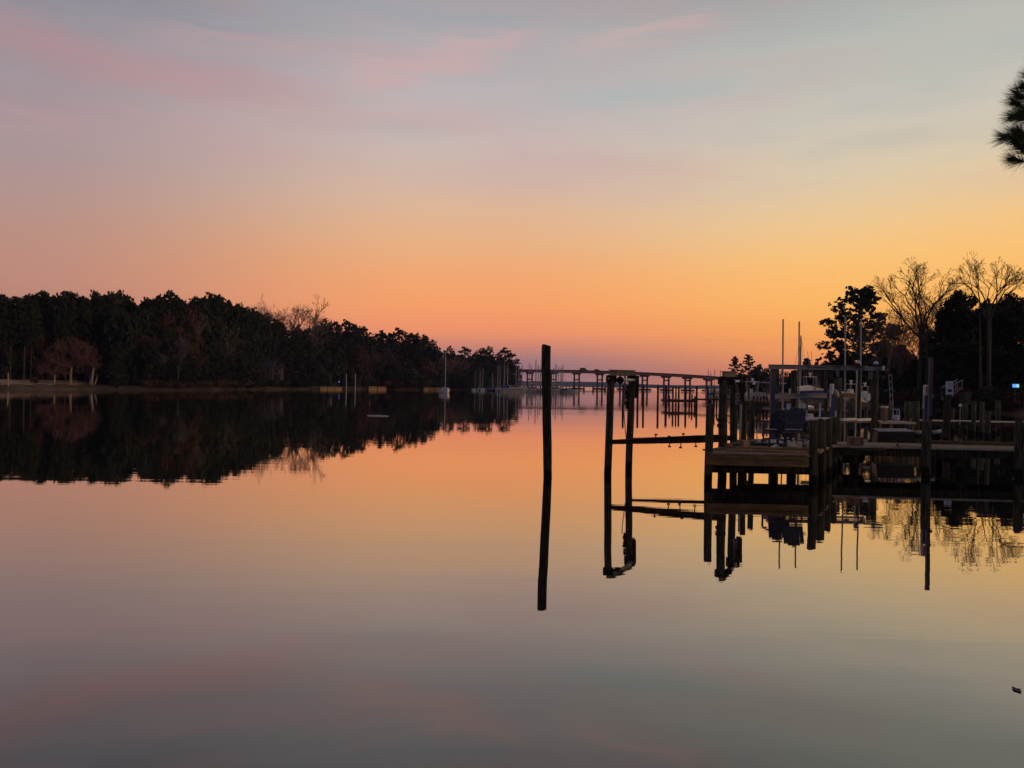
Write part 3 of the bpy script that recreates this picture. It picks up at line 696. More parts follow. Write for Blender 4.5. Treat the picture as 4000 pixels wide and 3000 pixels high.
# ------------------------------------------------------------------ boats
def hull_mesh(L, B, H, draft=.5, transom=.75, bowup=.35):
    st_ = [(0, transom), (.12, transom+.12), (.3, 1), (.5, 1), (.7, .86), (.85, .58), (.95, .24), (1, .03)]
    v = []; f = []
    for t_, k in st_:
        b = B/2*k; zs = H*(1+bowup*t_*t_); x = (t_-.5)*L; xo = x+(.25*H if t_ > .9 else 0)
        v += [(xo, -b, zs), (x, -b*.93, zs*.35), (x-(.5 if t_ > .9 else 0), -b*.7, -draft*.4), (x-(.8 if t_ > .9 else 0), 0, -draft), (x-(.5 if t_ > .9 else 0), b*.7, -draft*.4), (x, b*.93, zs*.35), (xo, b, zs)]
    for i in range(len(st_)-1):
        for k in range(6): f.append((i*7+k, i*7+7+k, i*7+8+k, i*7+k+1))
        f.append((i*7, i*7+6, i*7+13, i*7+7))
    f.append((0, 1, 2, 3, 4, 5, 6)); f.append(tuple(49+k for k in range(6, -1, -1)))
    return v, f
def sail_proto(L=9.5, B=3.0, H=1.05, mast=11.5, cover='bluecover', hullm='whitehull', name='sailboat', fore=True):
    root = thing(name, (0, 0, 0), 'x', 'sailboat'); v, f = hull_mesh(L, B, H); link_mesh('hull', v, f, M[hullm], root, False)
    mb = MB(); mb.prism([(-.12*L, -B*.3, H), (.24*L, -B*.2, H*1.1), (.22*L, -B*.2, H+.42), (-.12*L, -B*.3, H+.55)], (0, 1, 0), B*.5); mb.build('cabin', M['cream'], root)
    mx = .10*L; mb = MB(); mb.tube([(mx, 0, H), (mx, 0, H+mast*.6), (mx, 0, H+mast)], [.15, .13, .10], 6)
    mb.bar((mx, -.8, H+mast*.62), (mx, .8, H+mast*.62), .05, .04); mb.build('mast', M['alud'] if mast < 11.6 else M['pipe'], root)
    mb = MB(); mb.tube([(mx-.1, 0, H+1.15), (mx-.36*L, 0, H+1.2)], [.2, .11], 6); mb.build('boom_cover', M[cover], root)
    mb = MB()
    for p in (((L*.5, 0, H*1.3), (mx, 0, H+mast*.98)), ((-L*.5, 0, H), (mx, 0, H+mast)), ((mx, -B*.48, H), (mx, -.8, H+mast*.62)), ((mx, B*.48, H), (mx, .8, H+mast*.62)), ((mx, .8, H+mast*.62), (mx, 0, H+mast)), ((mx, -.8, H+mast*.62), (mx, 0, H+mast))):
        mb.tube(p, .022, 3, False)
    mb.build('rigging', M['alud'], root)
    if fore: mb = MB(); mb.tube([(L*.49, 0, H*1.4), (mx+.3, 0, H+mast*.9)], [.08, .03], 5); mb.build('furled_jib', M['cream'], root)
    mb = MB(); mb.tube([(-L*.46, -B*.3, H), (-L*.46, -B*.3, H+.6), (-L*.46, B*.3, H+.6), (-L*.46, B*.3, H)], .025, 4)
    for t_ in (.5, -.1, .3): 
        for s in (-1, 1): mb.tube([(L*t_*.8, s*B*.36*(1.2-t_), H), (L*t_*.8, s*B*.36*(1.2-t_), H+.55)], .02, 4)
    mb.build('guard_rail', M['alu'], root)
    return root
def cruiser_proto(L=9, B=3.1, H=1.3, name='motor_cruiser', top=True):
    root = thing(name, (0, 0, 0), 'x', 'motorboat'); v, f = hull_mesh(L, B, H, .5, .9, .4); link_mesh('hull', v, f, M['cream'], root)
    mb = MB(); mb.prism([(-.2*L, -B*.36, H), (.25*L, -B*.36, H*1.15), (.12*L, -B*.34, H+.9), (-.2*L, -B*.34, H+1.05)], (0, 1, 0), B*.7); mb.build('cabin', M['cream'], root)
    mb = MB(); mb.prism([(-.47*L, -B*.4, H+.02), (-.22*L, -B*.4, H+.02), (-.22*L, -B*.36, H+1.1), (-.4*L, -B*.36, H+.75)], (0, 1, 0), B*.78); mb.build('cockpit_canvas', M['bluecover'], root)
    mb = MB(); mb.bar((-.49*L, -B*.485, H*.62), (.28*L, -B*.475, H*.74), .06, .16); mb.build('rub_rail', M['navy'], root)
    mb = MB(); mb.prism([(-.15*L, -B*.36-.03, H+.45), (.16*L, -B*.36-.03, H+.5), (.11*L, -B*.36-.03, H+.82), (-.15*L, -B*.36-.03, H+.9)], (0, 1, 0), B*.72+.06); mb.build('window', M['glass'], root)
    if top:
        mb = MB(); mb.box((-.1*L, 0, H+2.3), (.28*L, B*.66, .08)); mb.build('hardtop', M['whitehull'], root)
        mb = MB()
        for a in (-.22, .02):
            for s in (-1, 1): mb.tube([(a*L, s*B*.3, H+.9), (a*L, s*B*.3, H+2.3)], .03, 4)
        mb.build('support', M['alu'], root)
    return root
def place_boat(o, px, D, head, sc, label, group=None, first=[set()], z=0):
    if o.name not in first[0]: first[0].add(o.name); c = o
    else: c = copy_tree(o)
    c.location = (X(px, D), D, z); c.rotation_euler = (0, 0, head); c.scale = sc if isinstance(sc, tuple) else (sc,)*3
    c['label'] = label
    if group: c['group'] = group
    elif 'group' in c.keys(): del c['group']
    return c
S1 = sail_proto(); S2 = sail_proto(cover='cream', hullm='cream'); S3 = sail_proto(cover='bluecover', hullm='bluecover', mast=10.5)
anch = sail_proto(L=9, B=2.9, H=1.15, mast=11.7, cover='bluecover', hullm='whitehull', fore=False)
a_ = place_boat(anch, 1737, 186, R(-74), .79, 'white sailboat anchored alone, bow toward the viewer, one tall bare mast'); a_['category'] = 'sailboat'
M['antifoul'] = mat('dark_bottom_paint', (.03, .02, .03), .7, .2, 2)
big = cruiser_proto(10.5, 3.2, 1.25, top=False)
place_boat(big, 2012, 250, R(5), .93, 'long white motor cruiser moored side-on at the outer end of the marina')
cr = cruiser_proto(7, 2.6, 1.0)
place_boat(cr, 2163, 250, R(8), .83, 'white motorboat partly behind the tall piling, marina outer row')
place_boat(cr, 2085, 251, R(6), .87, 'small white motorboat just left of the tall piling, marina outer row')
place_boat(cr, 2052, 262, R(90), .83, 'white motorboat with hardtop behind the long cruiser, stern to viewer')
place_boat(cr, 2198, 251, R(4), .7, 'low pale motorboat right of the tall piling, second from the right end of the marina')
place_boat(cr, 2228, 250, R(0), .74, 'pale motorboat at the right-hand end of the marina row')
G_ = 'sailboats crowded in the marina by the left point'
lbl = 'sailboat with a bare mast in the crowded marina by the left point'
ml = [(1856, 1452, 300), (1873, 1440, 312), (1886, 1436, 300), (1922, 1450, 300), (1945, 1424, 296), (1953, 1426, 306), (1971, 1406, 292), (1983, 1408, 288), (2014, 1423, 300), (2025, 1424, 310), (2039, 1424, 300), (2067, 1409, 290), (2075, 1430, 305), (2091, 1405, 290),
      (2102, 1424, 300), (2109, 1426, 312), (2162, 1438, 300), (2169, 1421, 292), (2181, 1432, 300), (2190, 1426, 308), (2199, 1423, 296)]
own = {1886: 'sailboat at the left edge of the marina, mast against the dark pines', 1971: 'sailboat with the tall mast just left of its twin against the last pines', 1983: 'sailboat with tall mast and slanting forestay at the edge of the last pines', 2067: 'sailboat whose tall mast crosses the bridge deck, left of two tall masts', 2091: 'sailboat with the tallest mast left of the tall piling',
       2169: 'sailboat with the first clear mast right of the tall piling', 2199: 'sailboat with the rightmost mast of the marina by the left point'}
for i, (px_, tp, D) in enumerate(ml):
    D = D*.9; h = Z(tp, D, px_); s = h/12.55; hd = rg.choice((R(84), R(96), R(-92), R(80), R(-84)))
    place_boat((S1, S2, S1, S3)[i % 4], px_, D, hd, (min(s, 1)*.95, .95, s), own.get(px_, lbl), None if px_ in own else G_)
for px_, tp in ((2767, 1445), (2777, 1449), (2793, 1440), (2815, 1445)):
    D = 400; s = Z(tp, D, px_)/12.55; place_boat(S2, px_, D, R(90), (.9, .9, s), 'distant sailboat with a thin bare mast rising over the right end of the bridge', 'distant sailboats before the right end of the bridge')
# marina pier and slip pilings on the left
root = thing('marina_pier', (X(1950, 288), 288, 0), 'long low marina walkway behind the moored sailboats', 'pier')
mb = MB(); mb.bar((X(1870, 288), 288, .9), (X(2225, 288), 288, .9), 2, .25); mb.build('walkway', M['deck'], root)
for i in range(12):
    x = X(1872+i*32, 287); mb = MB(); mb.tube([(x, 287, -1.5), (x, 287, 2.1)], .17, 8); mb.build('piling', M['pile_dark'], root)
for i, px_ in enumerate((1830, 1861, 1897, 1933, 1962, 2003, 2046, 2078, 2112, 2150, 2176, 2212, 2240)):
    D = 258+(i % 3)*3; q = thing('mooring_piling', (X(px_, D), D, 0), 'short dark slip piling among the boats of the left marina', 'piling', 'slip pilings of the left marina')
    mb = MB(); mb.tube([(X(px_, D), D, -1.5), (X(px_, D), D, 2.1+.3*(i % 2))], .16, 8); mb.build('shaft', M['pile_dark'], q)
# channel pilings near the bridge
for px_, tp, D, lab in ((2281, 1512, 380, 'stubby dark channel piling, left of the pair in the bright water'), (2317, 1512, 380, 'stubby dark channel piling, right of the pair in the bright water'), (2364, 1513, 380, 'stubby dark channel piling beside the left boat lift')):
    q = thing('channel_piling', (X(px_, D), D, 0), lab, 'piling'); mb = MB(); mb.tube([(X(px_, D), D, -1.5), (X(px_, D, tp), D, Z(tp, D))], [.5, .42], 10); mb.build('shaft', M['pile_dark'], q)
D = 300; q = thing('channel_marker', (X(2371, D), D, 0), 'thin channel post with a small red marker, against the blue hills', 'marker')
mb = MB(); mb.tube([(X(2371, D), D, -1.5), (X(2371, D, 1505), D, Z(1505, D))], .09, 6); mb.build('post', M['pile_dark'], q)
mb = MB(); mb.prism([(X(2371, D, 1509)-.5, D-.1, Z(1509, D)), (X(2371, D, 1509)+.5, D-.1, Z(1509, D)), (X(2371, D, 1501), D-.1, Z(1501, D))], (0, -1, 0), .05); mb.build('daymark', M['red'], q)
# ------------------------------------------------------------------ right bank trees
def near_pine(px, top, D, label, seed, h, R_=.25, n=9000, leafs=.2, nb=30, low=.3, fn=hr, asym=0):
    x = X(px, D); gz = g1(fn, x, D); hh_ = Z(top, D)-gz; r = random.Random(seed)
    root = thing('pine_tree', (x, D, gz), label, 'tree'); rr = hh_*R_
    tr = MB(); tr.tube([(x, D, gz-.5), (x+.05, D, gz+hh_*.4), (x-.1, D, gz+hh_*.75), (x, D, gz+hh_*.96)], [hh_*.016, hh_*.012, hh_*.008, .03], 8); tr.build('trunk', M['barkdk'], root)
    blobs = []; br = MB()
    for k in range(nb):
        q = (k+.5)/nb; z = gz+hh_*(low+(1-low)*q); a = k*2.4+r.uniform(-.6, .6)
        reach = rr*(1-q**2.6*.72)*r.uniform(.3, 1.05)
        c = Vector((x+math.cos(a)*reach*(1+asym*(-math.cos(a))), D+math.sin(a)*reach, z+reach*r.uniform(-.05, .25)))
        s = hh_*.049*r.uniform(.7, 1.3)*(1.15-.3*q); blobs.append((c.x, c.y, c.z, s*1.25, s*1.25, s*.72))
        for j in range(2):
            e = c+Vector((r.uniform(-1, 1), r.uniform(-1, 1), r.uniform(-.5, .8)))*s*1.4; blobs.append((e.x, e.y, e.z, s*.6, s*.6, s*.4)); br.tube([tuple(c), tuple(e)], [.03, .012], 3, False)
        b0 = Vector((x, D, z-reach*.18)); br.tube([tuple(b0), tuple((b0+c)/2+Vector((0, 0, reach*.02))), tuple(c)], [hh_*.0045, hh_*.003, .015], 5, False)
    br.build('branches', M['barkdk'], root)
    v, f = leaf_cloud(blobs, n, leafs, np.random.default_rng(seed), clumps=7, tight=.38, flat=.8)
    link_mesh('crown', v, f, M['leaf'], root); return root
near_pine(3352, 1134, 150, 'big open-crowned pine standing alone right of the slim poles', 51, 17, R_=.375, n=46000, leafs=.26, nb=104, low=.22)
def layered(px, top, D, label, seed, wpx):
    x = X(px, D); gz = g1(hr, x, D); h = Z(top, D)-gz; r = random.Random(seed); root = thing('conifer_tree', (x, D, gz), label, 'tree'); w = wpx/F*D/2*2.0
    tr = MB(); tr.tube([(x, D, gz-.5), (x, D, gz+h*.96)], [.3, .05], 7); tr.build('trunk', M['barkdk'], root)
    blobs = []; br = MB()
    for k in range(34):
        q = (k+.5)/34; z = gz+h*(.12+.86*q); a = k*2.4; reach = w*(1-q**1.5*.85)*r.uniform(.5, 1.1)
        for j in range(3):
            rr = reach*(j+1)/3; blobs.append((x+math.cos(a)*rr, D+math.sin(a)*rr, z+rr*.06+.25*(j == 2), .75, .75, .26))
        br.tube([(x, D, z), (x+math.cos(a)*reach, D+math.sin(a)*reach, z+reach*.1)], [.08, .03], 4, False)
    br.build('branches', M['barkdk'], root)
    v, f = leaf_cloud(blobs, 6400, .42, np.random.default_rng(seed), clumps=3, tight=.75, flat=.5)
    link_mesh('crown', v, f, M['leaf'], root)
layered(2870, 1392, 345, 'left of the two layered conifers beyond the end of the bridge', 61, 50)
layered(2922, 1385, 340, 'right and taller of the two layered conifers beyond the end of the bridge', 62, 66)
def dense_at(px, top, D, wpx, label, seed, n=9000, leafs=.22, lm='leaf', group=None, z0=.1, name='evergreen_tree', nb=34, cat='tree', fn=hr, hpx=None):
    x = X(px, D); gz = g1(fn, x, D); h = Z(top, D)-gz; w = wpx/F*D/2; r = random.Random(seed)
    root = thing(name, (x, D, gz), label, cat, group); tr = MB(); tr.tube([(x, D, gz-.5), (x, D, gz+h*.5), (x+.1, D, gz+h*.85)], [.25, .18, .05], 7)
    blobs = []; bs = min(w*.36, h*.22)
    for k in range(nb):
        t_ = z0+(1-z0)*(k+.5)/nb; prof = math.sin(min(1, (t_-z0)/(1-z0)*.82+.2)*math.pi)**.42; a = k*2.4+r.uniform(-.5, .5)
        rr = max(0, w-bs*.8)*prof*r.uniform(.35, 1.0); s = bs*r.uniform(.75, 1.2)
        c = (x+math.cos(a)*rr, D+math.sin(a)*rr, gz+h*t_-s*.75); blobs.append((*c, s, s, s*.85))
        tr.tube([(x, D, gz+max(.3, h*t_*.6)), c], [.06, .02], 4, False)
    tr.build('trunk', M['barkdk'], root)
    v, f = leaf_cloud(blobs, n, leafs, np.random.default_rng(seed), clumps=12, tight=.5)
    link_mesh('crown' if cat == 'tree' else 'foliage', v, f, M[lm], root); return root
dense_at(3740, 1140, 96, 215, 'broad dark round-topped tree under the right-hand bare tree, left of the widest one', 71, 28000, .22)
dense_at(3945, 1143, 95, 245, 'widest dark tree mass at the right edge of the picture', 72, 30000, .22)
dense_at(3690, 1215, 99, 150, 'dark tree bulging left below the round-topped one', 73, 16000, .22)
dense_at(3850, 1190, 103, 200, 'dark tree filling the gap between the two big right-hand crowns', 76, 17000, .22)
dense_at(4060, 1120, 86, 220, 'dark tree cut off by the right edge of the picture', 74, 15000, .22)
dense_at(3790, 1330, 92, 170, 'lower dark tree in front of the round-topped crown', 75, 12000, .22)
for i, (p, tp, D, w) in enumerate(((3250, 1424, 180, 110), (3320, 1408, 160, 110), (3400, 1392, 145, 120), (3470, 1384, 130, 130), (3540, 1372, 116, 130), (3610, 1392, 110, 120), (3660, 1352, 104, 120), (3720, 1420, 98, 110), (3900, 1350, 91, 170), (3985, 1380, 89, 130), (3180, 1442, 200, 100), (3110, 1450, 230, 90), (3440, 1440, 126, 100), (3350, 1455, 140, 100), (3560, 1440, 106, 110), (3480, 1470, 112, 110), (3620, 1470, 100, 110), (3780, 1450, 90, 120), (3860, 1470, 88, 120), (3950, 1470, 86, 120))):
    dense_at(p, tp, D, w, 'dark rounded tree in the low line behind the docks, '+('behind the grey lift' if p < 3230 else 'under the big open pine' if p < 3420 else 'right of the big open pine' if p < 3560 else 'left of the tall grey pole' if p < 3640 else 'right of the tall grey pole' if p < 3760 else 'below the crooked bare tree' if p < 3920 else 'at the right edge'), 80+i, 6500, .0026*D, 'leaf2' if i % 3 == 0 else 'leaf', 'low dark trees '+('behind the grey lift' if p < 3230 else 'under the big open pine' if p < 3420 else 'right of the big open pine' if p < 3560 else 'left of the tall grey pole' if p < 3640 else 'right of the tall grey pole' if p < 3760 else 'below the crooked bare tree' if p < 3920 else 'at the right edge'), name='broadleaf_tree')
dense_at(3152, 1397, 210, 52, 'small round dark treetop left of the pinkish one, above the grey lift beam', 96, 2600, .5, nb=16)
dense_at(3190, 1399, 212, 44, 'small pinkish thin treetop right of the round dark one, above the grey lift beam', 97, 1800, .4, 'leafred', nb=14)
for p, tp, D, w in ((2962, 1419, 330, 60), (2992, 1437, 320, 64), (3014, 1452, 300, 56), (3045, 1478, 290, 60), (2840, 1468, 400, 50), (3085, 1468, 250, 80), (2990, 1470, 300, 80), (2900, 1455, 330, 90), (2940, 1445, 335, 80), (2870, 1470, 340, 80), (3130, 1430, 215, 90), (3175, 1425, 215, 90), (3165, 1450, 190, 120), (3215, 1435, 190, 90), (3250, 1440, 180, 80)):
    dense_at(p, tp, D, w, 'small far tree in the clump behind the layered conifers' if p < 3030 else 'small far tree in the dark clump behind the grey lift', p, 2600, .5, 'leaf', 'far trees behind the layered conifers' if p < 3030 else 'far trees behind the grey lift', nb=16)
def bare_at(px, top, D, label, seed, depth, spread, trunk, r, minr, dirs=None, tw='twiggrey', upb=.5, bk='bark', ratio=.76, rz=0, lf=.30, shoots=.75, wf=1.0):
    x = X(px, D); gz = g1(hr, x, D); h = Z(top, D)-gz
    root = bare_proto(seed, h=h, depth=depth, spread=spread, upb=upb, r=r, tw=tw, bk=bk, minr=minr, trunk=trunk, dirs=dirs, ratio=ratio, lf=lf, shoots=shoots)
    mz = max(max(v.co.z for v in c.data.vertices) for c in root.children); s = h/mz
    root.location = (x, D, gz); root.scale = (s*wf, s*wf, s); root.rotation_euler = (0, 0, rz); root['label'] = label; root['category'] = 'tree'; used.add(root.name); return root
bare_at(3590, 998, 97, 'tall leafless tree fanning wide above the low trees, left of the two big bare ones', 501, 6, .33, .56, .27, .016, dirs=[(-1, .15, 1.1), (-.62, -.3, 1.35), (-.25, .3, 2.2), (.12, -.2, 3), (.7, .2, 1.8)], lf=.46, ratio=.66, shoots=.3, upb=.3, tw='twigdk', bk='barkdk', wf=.95)
bare_at(3622, 1110, 99, 'thinner leafless tree close right of the tall fanning one', 502, 5, .36, .52, .18, .016, dirs=[(-.3, .2, 2), (.5, -.2, 1.8), (0, .3, 2.6)], lf=.36, ratio=.68, shoots=.3, tw='twigdk', bk='barkdk')
bare_at(3865, 982, 84, 'tall crooked leafless tree rising out of the dark mass near the right edge', 503, 6, .36, .58, .25, .016, dirs=[(-.75, .2, 1.9), (-.15, .3, 2.2), (.3, -.2, 2.2), (.8, .2, 1.5)], bk='barkdk', tw='twigdk', lf=.36, ratio=.70, shoots=.35, upb=.2, wf=.74)
for i, (p, tp, D) in enumerate(((3505, 1190, 112), (3530, 1235, 108), (3470, 1255, 125), (3550, 1190, 112), (3680, 1120, 104), (3700, 1160, 106), (3650, 1180, 106))):
    bare_at(p, tp, D, 'slight leafless tree in the thicket around the two big bare trees', 510+i, 5, .42, .3, .09, .018, tw='twigred' if i % 2 else 'twiggrey')
for o in [o for o in COL.objects if o.parent is None and o.get('label') == 'slight leafless tree in the thicket around the two big bare trees']: o['group'] = 'slight leafless trees among the right-hand bare trees'
bare_at(3055, 1440, 240, 'far pale leafless treetop seen through the left bay of the grey lift', 530, 4, .45, .25, .3, .05, tw='twigred')
for i, (p, tp, D, w, lb) in enumerate(((3850, 1172, 101, 150, 'dark evergreen closing the notch between the two big right-hand crowns'), (3450, 1318, 152, 90, 'dark shaggy evergreen filling in below right of the big open pine'), (3515, 1345, 128, 90, 'dark low evergreen under the thicket of slight bare trees'), (3285, 1392, 165, 90, 'dark low evergreen under the left skirt of the big open pine'), (3625, 1285, 112, 90, 'dark evergreen beside the left shoulder of the broad round-topped mass'))):
    dense_at(p, tp, D, w, lb, 120+i, 8000, .3)
# pale trunks at right
for p, lean, lab in ((3832, -.03, 'pale straight tree trunk in front of the dark mass, left of two'), (3862, .02, 'pale straight tree trunk in front of the dark mass, right of two')):
    D = 84; x = X(p, D); q = thing('tree_trunk', (x, D, .5), lab, 'tree'); mb = MB(); mb.tube([(x, D, 0), (x+lean*4, D, 5), (x+lean*9, D, 11.0)], [.16, .12, .05], 8); mb.build('trunk', M['barkdk'], q)
# unseen trees added along the right bank, outside the picture, to shade the docks
for i, (x, y, h) in enumerate(((15, -4, 11), (19, 2, 13), (24, 8, 12), (31, 16, 13), (39, 27, 12), (22, -8, 14), (30, 2, 14), (47, 36, 13), (14, -14, 12), (36, 10, 13), (53, 45, 13), (44, 20, 12))):
    o = put(DN[i % 3], (x, y, g1(hr, x, y)), (h/14*.9, h/14*.9, h/14), i, 'dense tree on the near right bank beside the dock', 'trees on the near right bank', 'tree')
# russet brush on the right water's edge
for i, (p, D) in enumerate(((3430, 113), (3460, 108), (3500, 102), (3540, 97), (3740, 88), (3780, 86), (3905, 82), (3930, 81), (3960, 80), (3985, 79), (3300, 135), (3260, 150), (3820, 84), (3600, 94), (3660, 91))):
    x = X(p, D); put(SH[2 if i % 2 else 0], (x, D+1.2, max(.1, g1(hr, x, D+1.2))), (.7+.12*(i % 3),)*3, i, 'low brush clump on the right waterline, '+('left of the capped piling' if p < 3450 else 'between the capped piling and grey pole' if p < 3620 else 'between grey pole and star ornament' if p < 3770 else 'right of the star ornament'), 'brush on the right waterline '+('left' if p < 3450 else 'centre left' if p < 3620 else 'centre right' if p < 3770 else 'right'), 'shrub')
# ------------------------------------------------------------------ houses on the right
house(3048, 262, 8, 6, 2.2, 1.4, .2, 'walld', 'roofred', 'far house with a red-brown roof behind the left bay of the grey lift', 2.5, 2)
house(3217, 165, 2.6, 3, 3.2, .35, .1, 'walld', 'roof', 'narrow dark house top just above the middle of the grey lift beam', 3.1, 1)
hs = house(3975, 92, 8, 5, 2.7, 1.6, -.2, 'walld', 'roof', 'dark house with a glowing screen on its porch under the right-hand trees', 1.4, 0)
D = 74; x = X(3966, D); q = thing('television', (x, D, Z(1516, D)), 'small bright blue and green lit screen under the trees at far right', 'television')
mb = MB(); mb.box((x, D, Z(1507, D)), (.70, .06, .40)); mb.build('frame', M['black'], q)
mb = MB(); mb.box((x-.12, D-.045, Z(1507, D)), (.36, .02, .32)); mb.build('screen', M['screen'], q)
mb = MB(); mb.box((x+.2, D-.045, Z(1507, D)), (.24, .02, .32)); mb.build('screen', M['screen2'], q)
mb = MB(); mb.box((x, D+.05, Z(1513, D)-.6), (.08, .06, 2.0)); mb.build('bracket', M['black'], q)
# stair with pale rail
D = 78; x = X(3742, D); q = thing('stairway', (x, D, .8), 'dim grey stairway with a slanting pale rail behind the white sign board', 'stairs')
mb = MB()
for i in range(8): mb.box((X(3700, D)+i*.2, D+.4, 1.5+i*.17), (.21, 1.1, .06))
mb.build('tread', M['alud'], q)
for dy in (-.15, .95):
    mb = MB(); mb.bar((X(3698, D, 1514), D+dy, Z(1514, D)), (X(3760, D, 1483), D+dy, Z(1483, D)), .05, .08)
    for i in range(4): mb.bar((X(3700+i*18, D), D+dy, 1.4+.38*i), (X(3700+i*18, D), D+dy, 2.3+.38*i), .04, .04)
    mb.build('handrail', M['alud'], q)
mb = MB(); mb.box((X(3764, D)+.4, D+.4, 1.6), (.6, 1.0, 1.3)); mb.build('landing', M['roof'], q)

# ------------------------------------------------------------------ pilings
def piling(name, pt, pf, w, label, cat='piling', m='pile', D=None, parent=None, group=None, wob=.03, ztop=None, part='shaft', taper=.95):
    D = D or DF(pf[1], pf[0]); r = w/F*D/2; z1 = ztop if ztop is not None else Z(pt[1], D, pt[0]); x1 = X(pt[0], D, pt[1]); x0 = X(pf[0], D, HZ+(pf[0]-2000)*RS+CAM_H*F/D)
    rr = random.Random(int(pt[0]*7+pt[1])); n = 9; P = []; Q = []
    for i in range(n):
        t_ = i/(n-1); z = -1.6+(z1+1.6)*t_; k = (z/max(.1, z1)); P.append((x0+(x1-x0)*k+rr.gauss(0, 1)*r*wob*2, D+rr.gauss(0, 1)*r*wob, z)); Q.append(r*(1.03-(1-taper)*t_)*(1+rr.gauss(0, wob*.5)))
    P.append((P[-1][0]+r*.06*rr.choice((-1, 1)), P[-1][1], z1+.02)); Q.append(Q[-1]*.80)
    mb = MB(); mb.tube(P, Q, 18)
    own = parent is None
    root = parent or thing(name, (x0, D, 0), label, cat, group)
    o = mb.build(part if own else 'piling', M[m], root, True)
    return root, o, (x1, D, z1, r)
piling('mooring_piling', (2132, 1351), (2140, 1866), 33, 'lone tall dark piling standing in open water left of all the docks', m='pile_dark', taper=1.04)

# --- empty four-post lift on the left of the docks
lift = thing('boat_lift', (3.9, 19, 0), 'empty weathered boat lift on four pilings with low sagging cross beams', 'boat lift')
_, _, A = piling('', (2388, 1480), (2373, 1853), 29, '', parent=lift, m='pile')
_, _, B = piling('', (2469, 1480), (2456, 1833), 27, '', parent=lift, m='pile')
_, pR, C_ = piling('', (2826, 1486), (2820, 1862), 34, '', parent=lift, m='pile')
_, _, E = piling('', (2868, 1484), (2864, 1838), 29, '', parent=lift, m='pile')
def top_beam(a, b, sc_=1.0):
    a = Vector(a); b = Vector(b); d = (b-a).normalized()
    for p in (a, b):       # saddles on the piles
        s = MB(); s.box((p.x, p.y, p.z+.05), (.24, .22, .07)); s.bar((p.x-.11, p.y, p.z-.1), (p.x-.11, p.y, p.z+.09), .03, .16); s.bar((p.x+.11, p.y, p.z-.1), (p.x+.11, p.y, p.z+.09), .03, .16); s.build('pile_cap', M['rust'], lift)
    mb = MB(); a2 = a-d*.06+Vector((0, 0, .16)); b2 = b+d*.15+Vector((0, 0, .16)); mb.bar(a2, b2, .045, .12); mb.bar(a2+Vector((0, 0, .062)), b2+Vector((0, 0, .062)), .13, .02); mb.bar(a2-Vector((0, 0, .062)), b2-Vector((0, 0, .062)), .13, .02)
    mb.build('top_beam', M['galv'], lift)
    mb = MB(); x_ = d.cross(Vector((0, 0, 1))); p0 = a+x_*.17+Vector((0, 0, -.03)); p1 = b+x_*.17+Vector((0, 0, -.03)); mb.tube([tuple(p0+d*.2), tuple(p1-d*.15)], .035, 8); mb.build('drive_shaft', M['white'], lift)
    for t_ in (.12, .84):
        p = p0+(p1-p0)*t_; mb = MB(); mb.tube([tuple(p-d*.03), tuple(p+d*.03)], .09, 16); mb.build('cable_drum', M['black'], lift)
top_beam(A[:3], B[:3]); top_beam(C_[:3], E[:3])
# drive covers hanging on the back pilings
for (px0, px1, y0, y1, D) in ((2481, 2497, 1467, 1556, 20.6), (2896, 2911, 1471, 1568, 20.9)):
    mb = MB(); xc = (X(px0, D)+X(px1, D))/2; mb.prism([(X(px0, D, y1), D, Z(y1, D)), (X(px1, D, y1)-.02, D, Z(y1, D)+.01), (X(px1, D, y0), D, Z(y0, D)), (X(px0, D, y0)-.12, D, Z(y0, D))], (0, 1, 0), .25); mb.build('drive_cover', M['rust'], lift)
mb = MB()
for k, (dz_, r_) in enumerate(((0, .05), (.09, .07), (.2, .06), (.3, .075), (.42, .05))): mb.ball((X(2450, 20.3, 1590), 20.3, Z(1590, 20.3)+dz_*1.25), r_, 8, (1, 1, 1.2))
mb.build('cable_bundle', M['rust'], lift)
# cradle cross beams
rg = random.Random(3)
for (pa, ya, Da, pb, yb, Db) in ((2388, 1727, 19.2, 2835, 1712, 18.95), (2468, 1717, 20.5, 2872, 1711, 20.65)):
    a = Vector((X(pa, Da, ya), Da-.02, Z(ya, Da, pa))); b = Vector((X(pb, Db, yb), Db-.02, Z(yb, Db, pb))); n = 14; v = []
    mb = MB()
    for i in range(n):
        p = a+(b-a)*i/n; q = a+(b-a)*(i+1)/n; h0 = (.10+.07*min(1, i/n*1.6))*(1 if pa < 2400 else .7)+rg.uniform(-.004, .004)
        mb.bar(p, q, .12, h0); mb.bar(p+Vector((0, 0, h0/2)), q+Vector((0, 0, h0/2)), .18, .018)
    cb = mb.build('cradle_beam', M['rust'], lift)
for p, y0, y1, dx_ in ((2559, 1712, 1697, .01), (2612, 1735, 1744, .01), (2612, 1712, 1704, 0), (2667, 1710, 1694, 0), (2661, 1735, 1748, -.03), (2716, 1735, 1743, 0), (2452, 1722, 1700, 0)):
    D = 19.2; y0 = 1716; mb = MB(); mb.tube([(X(p, D, y0), D-.05, Z(y0, D)), (X(p, D, y1)+dx_, D-.05, Z(y1, D))], .014, 5); mb.box((X(p, D, y1)+dx_, D-.05, Z(y1, D)), (.07, .04, .035)); mb.build('bracket', M['rust'], lift)
mb = MB(); D = 20.0
mb.tube([(X(2463, 20.2, 1612), 20.2, Z(1612, 20.2)), (X(2448, D, 1604), D, Z(1604, D)), (X(2437, D, 1601), D, Z(1601, D)), (X(2439, D, 1640), D, Z(1640, D)), (X(2445, D, 1700), D, Z(1700, D)), (X(2446, D, 1716), D, Z(1716, D))], .012, 5); mb.build('rope', M['rope'], lift)
mb = MB()
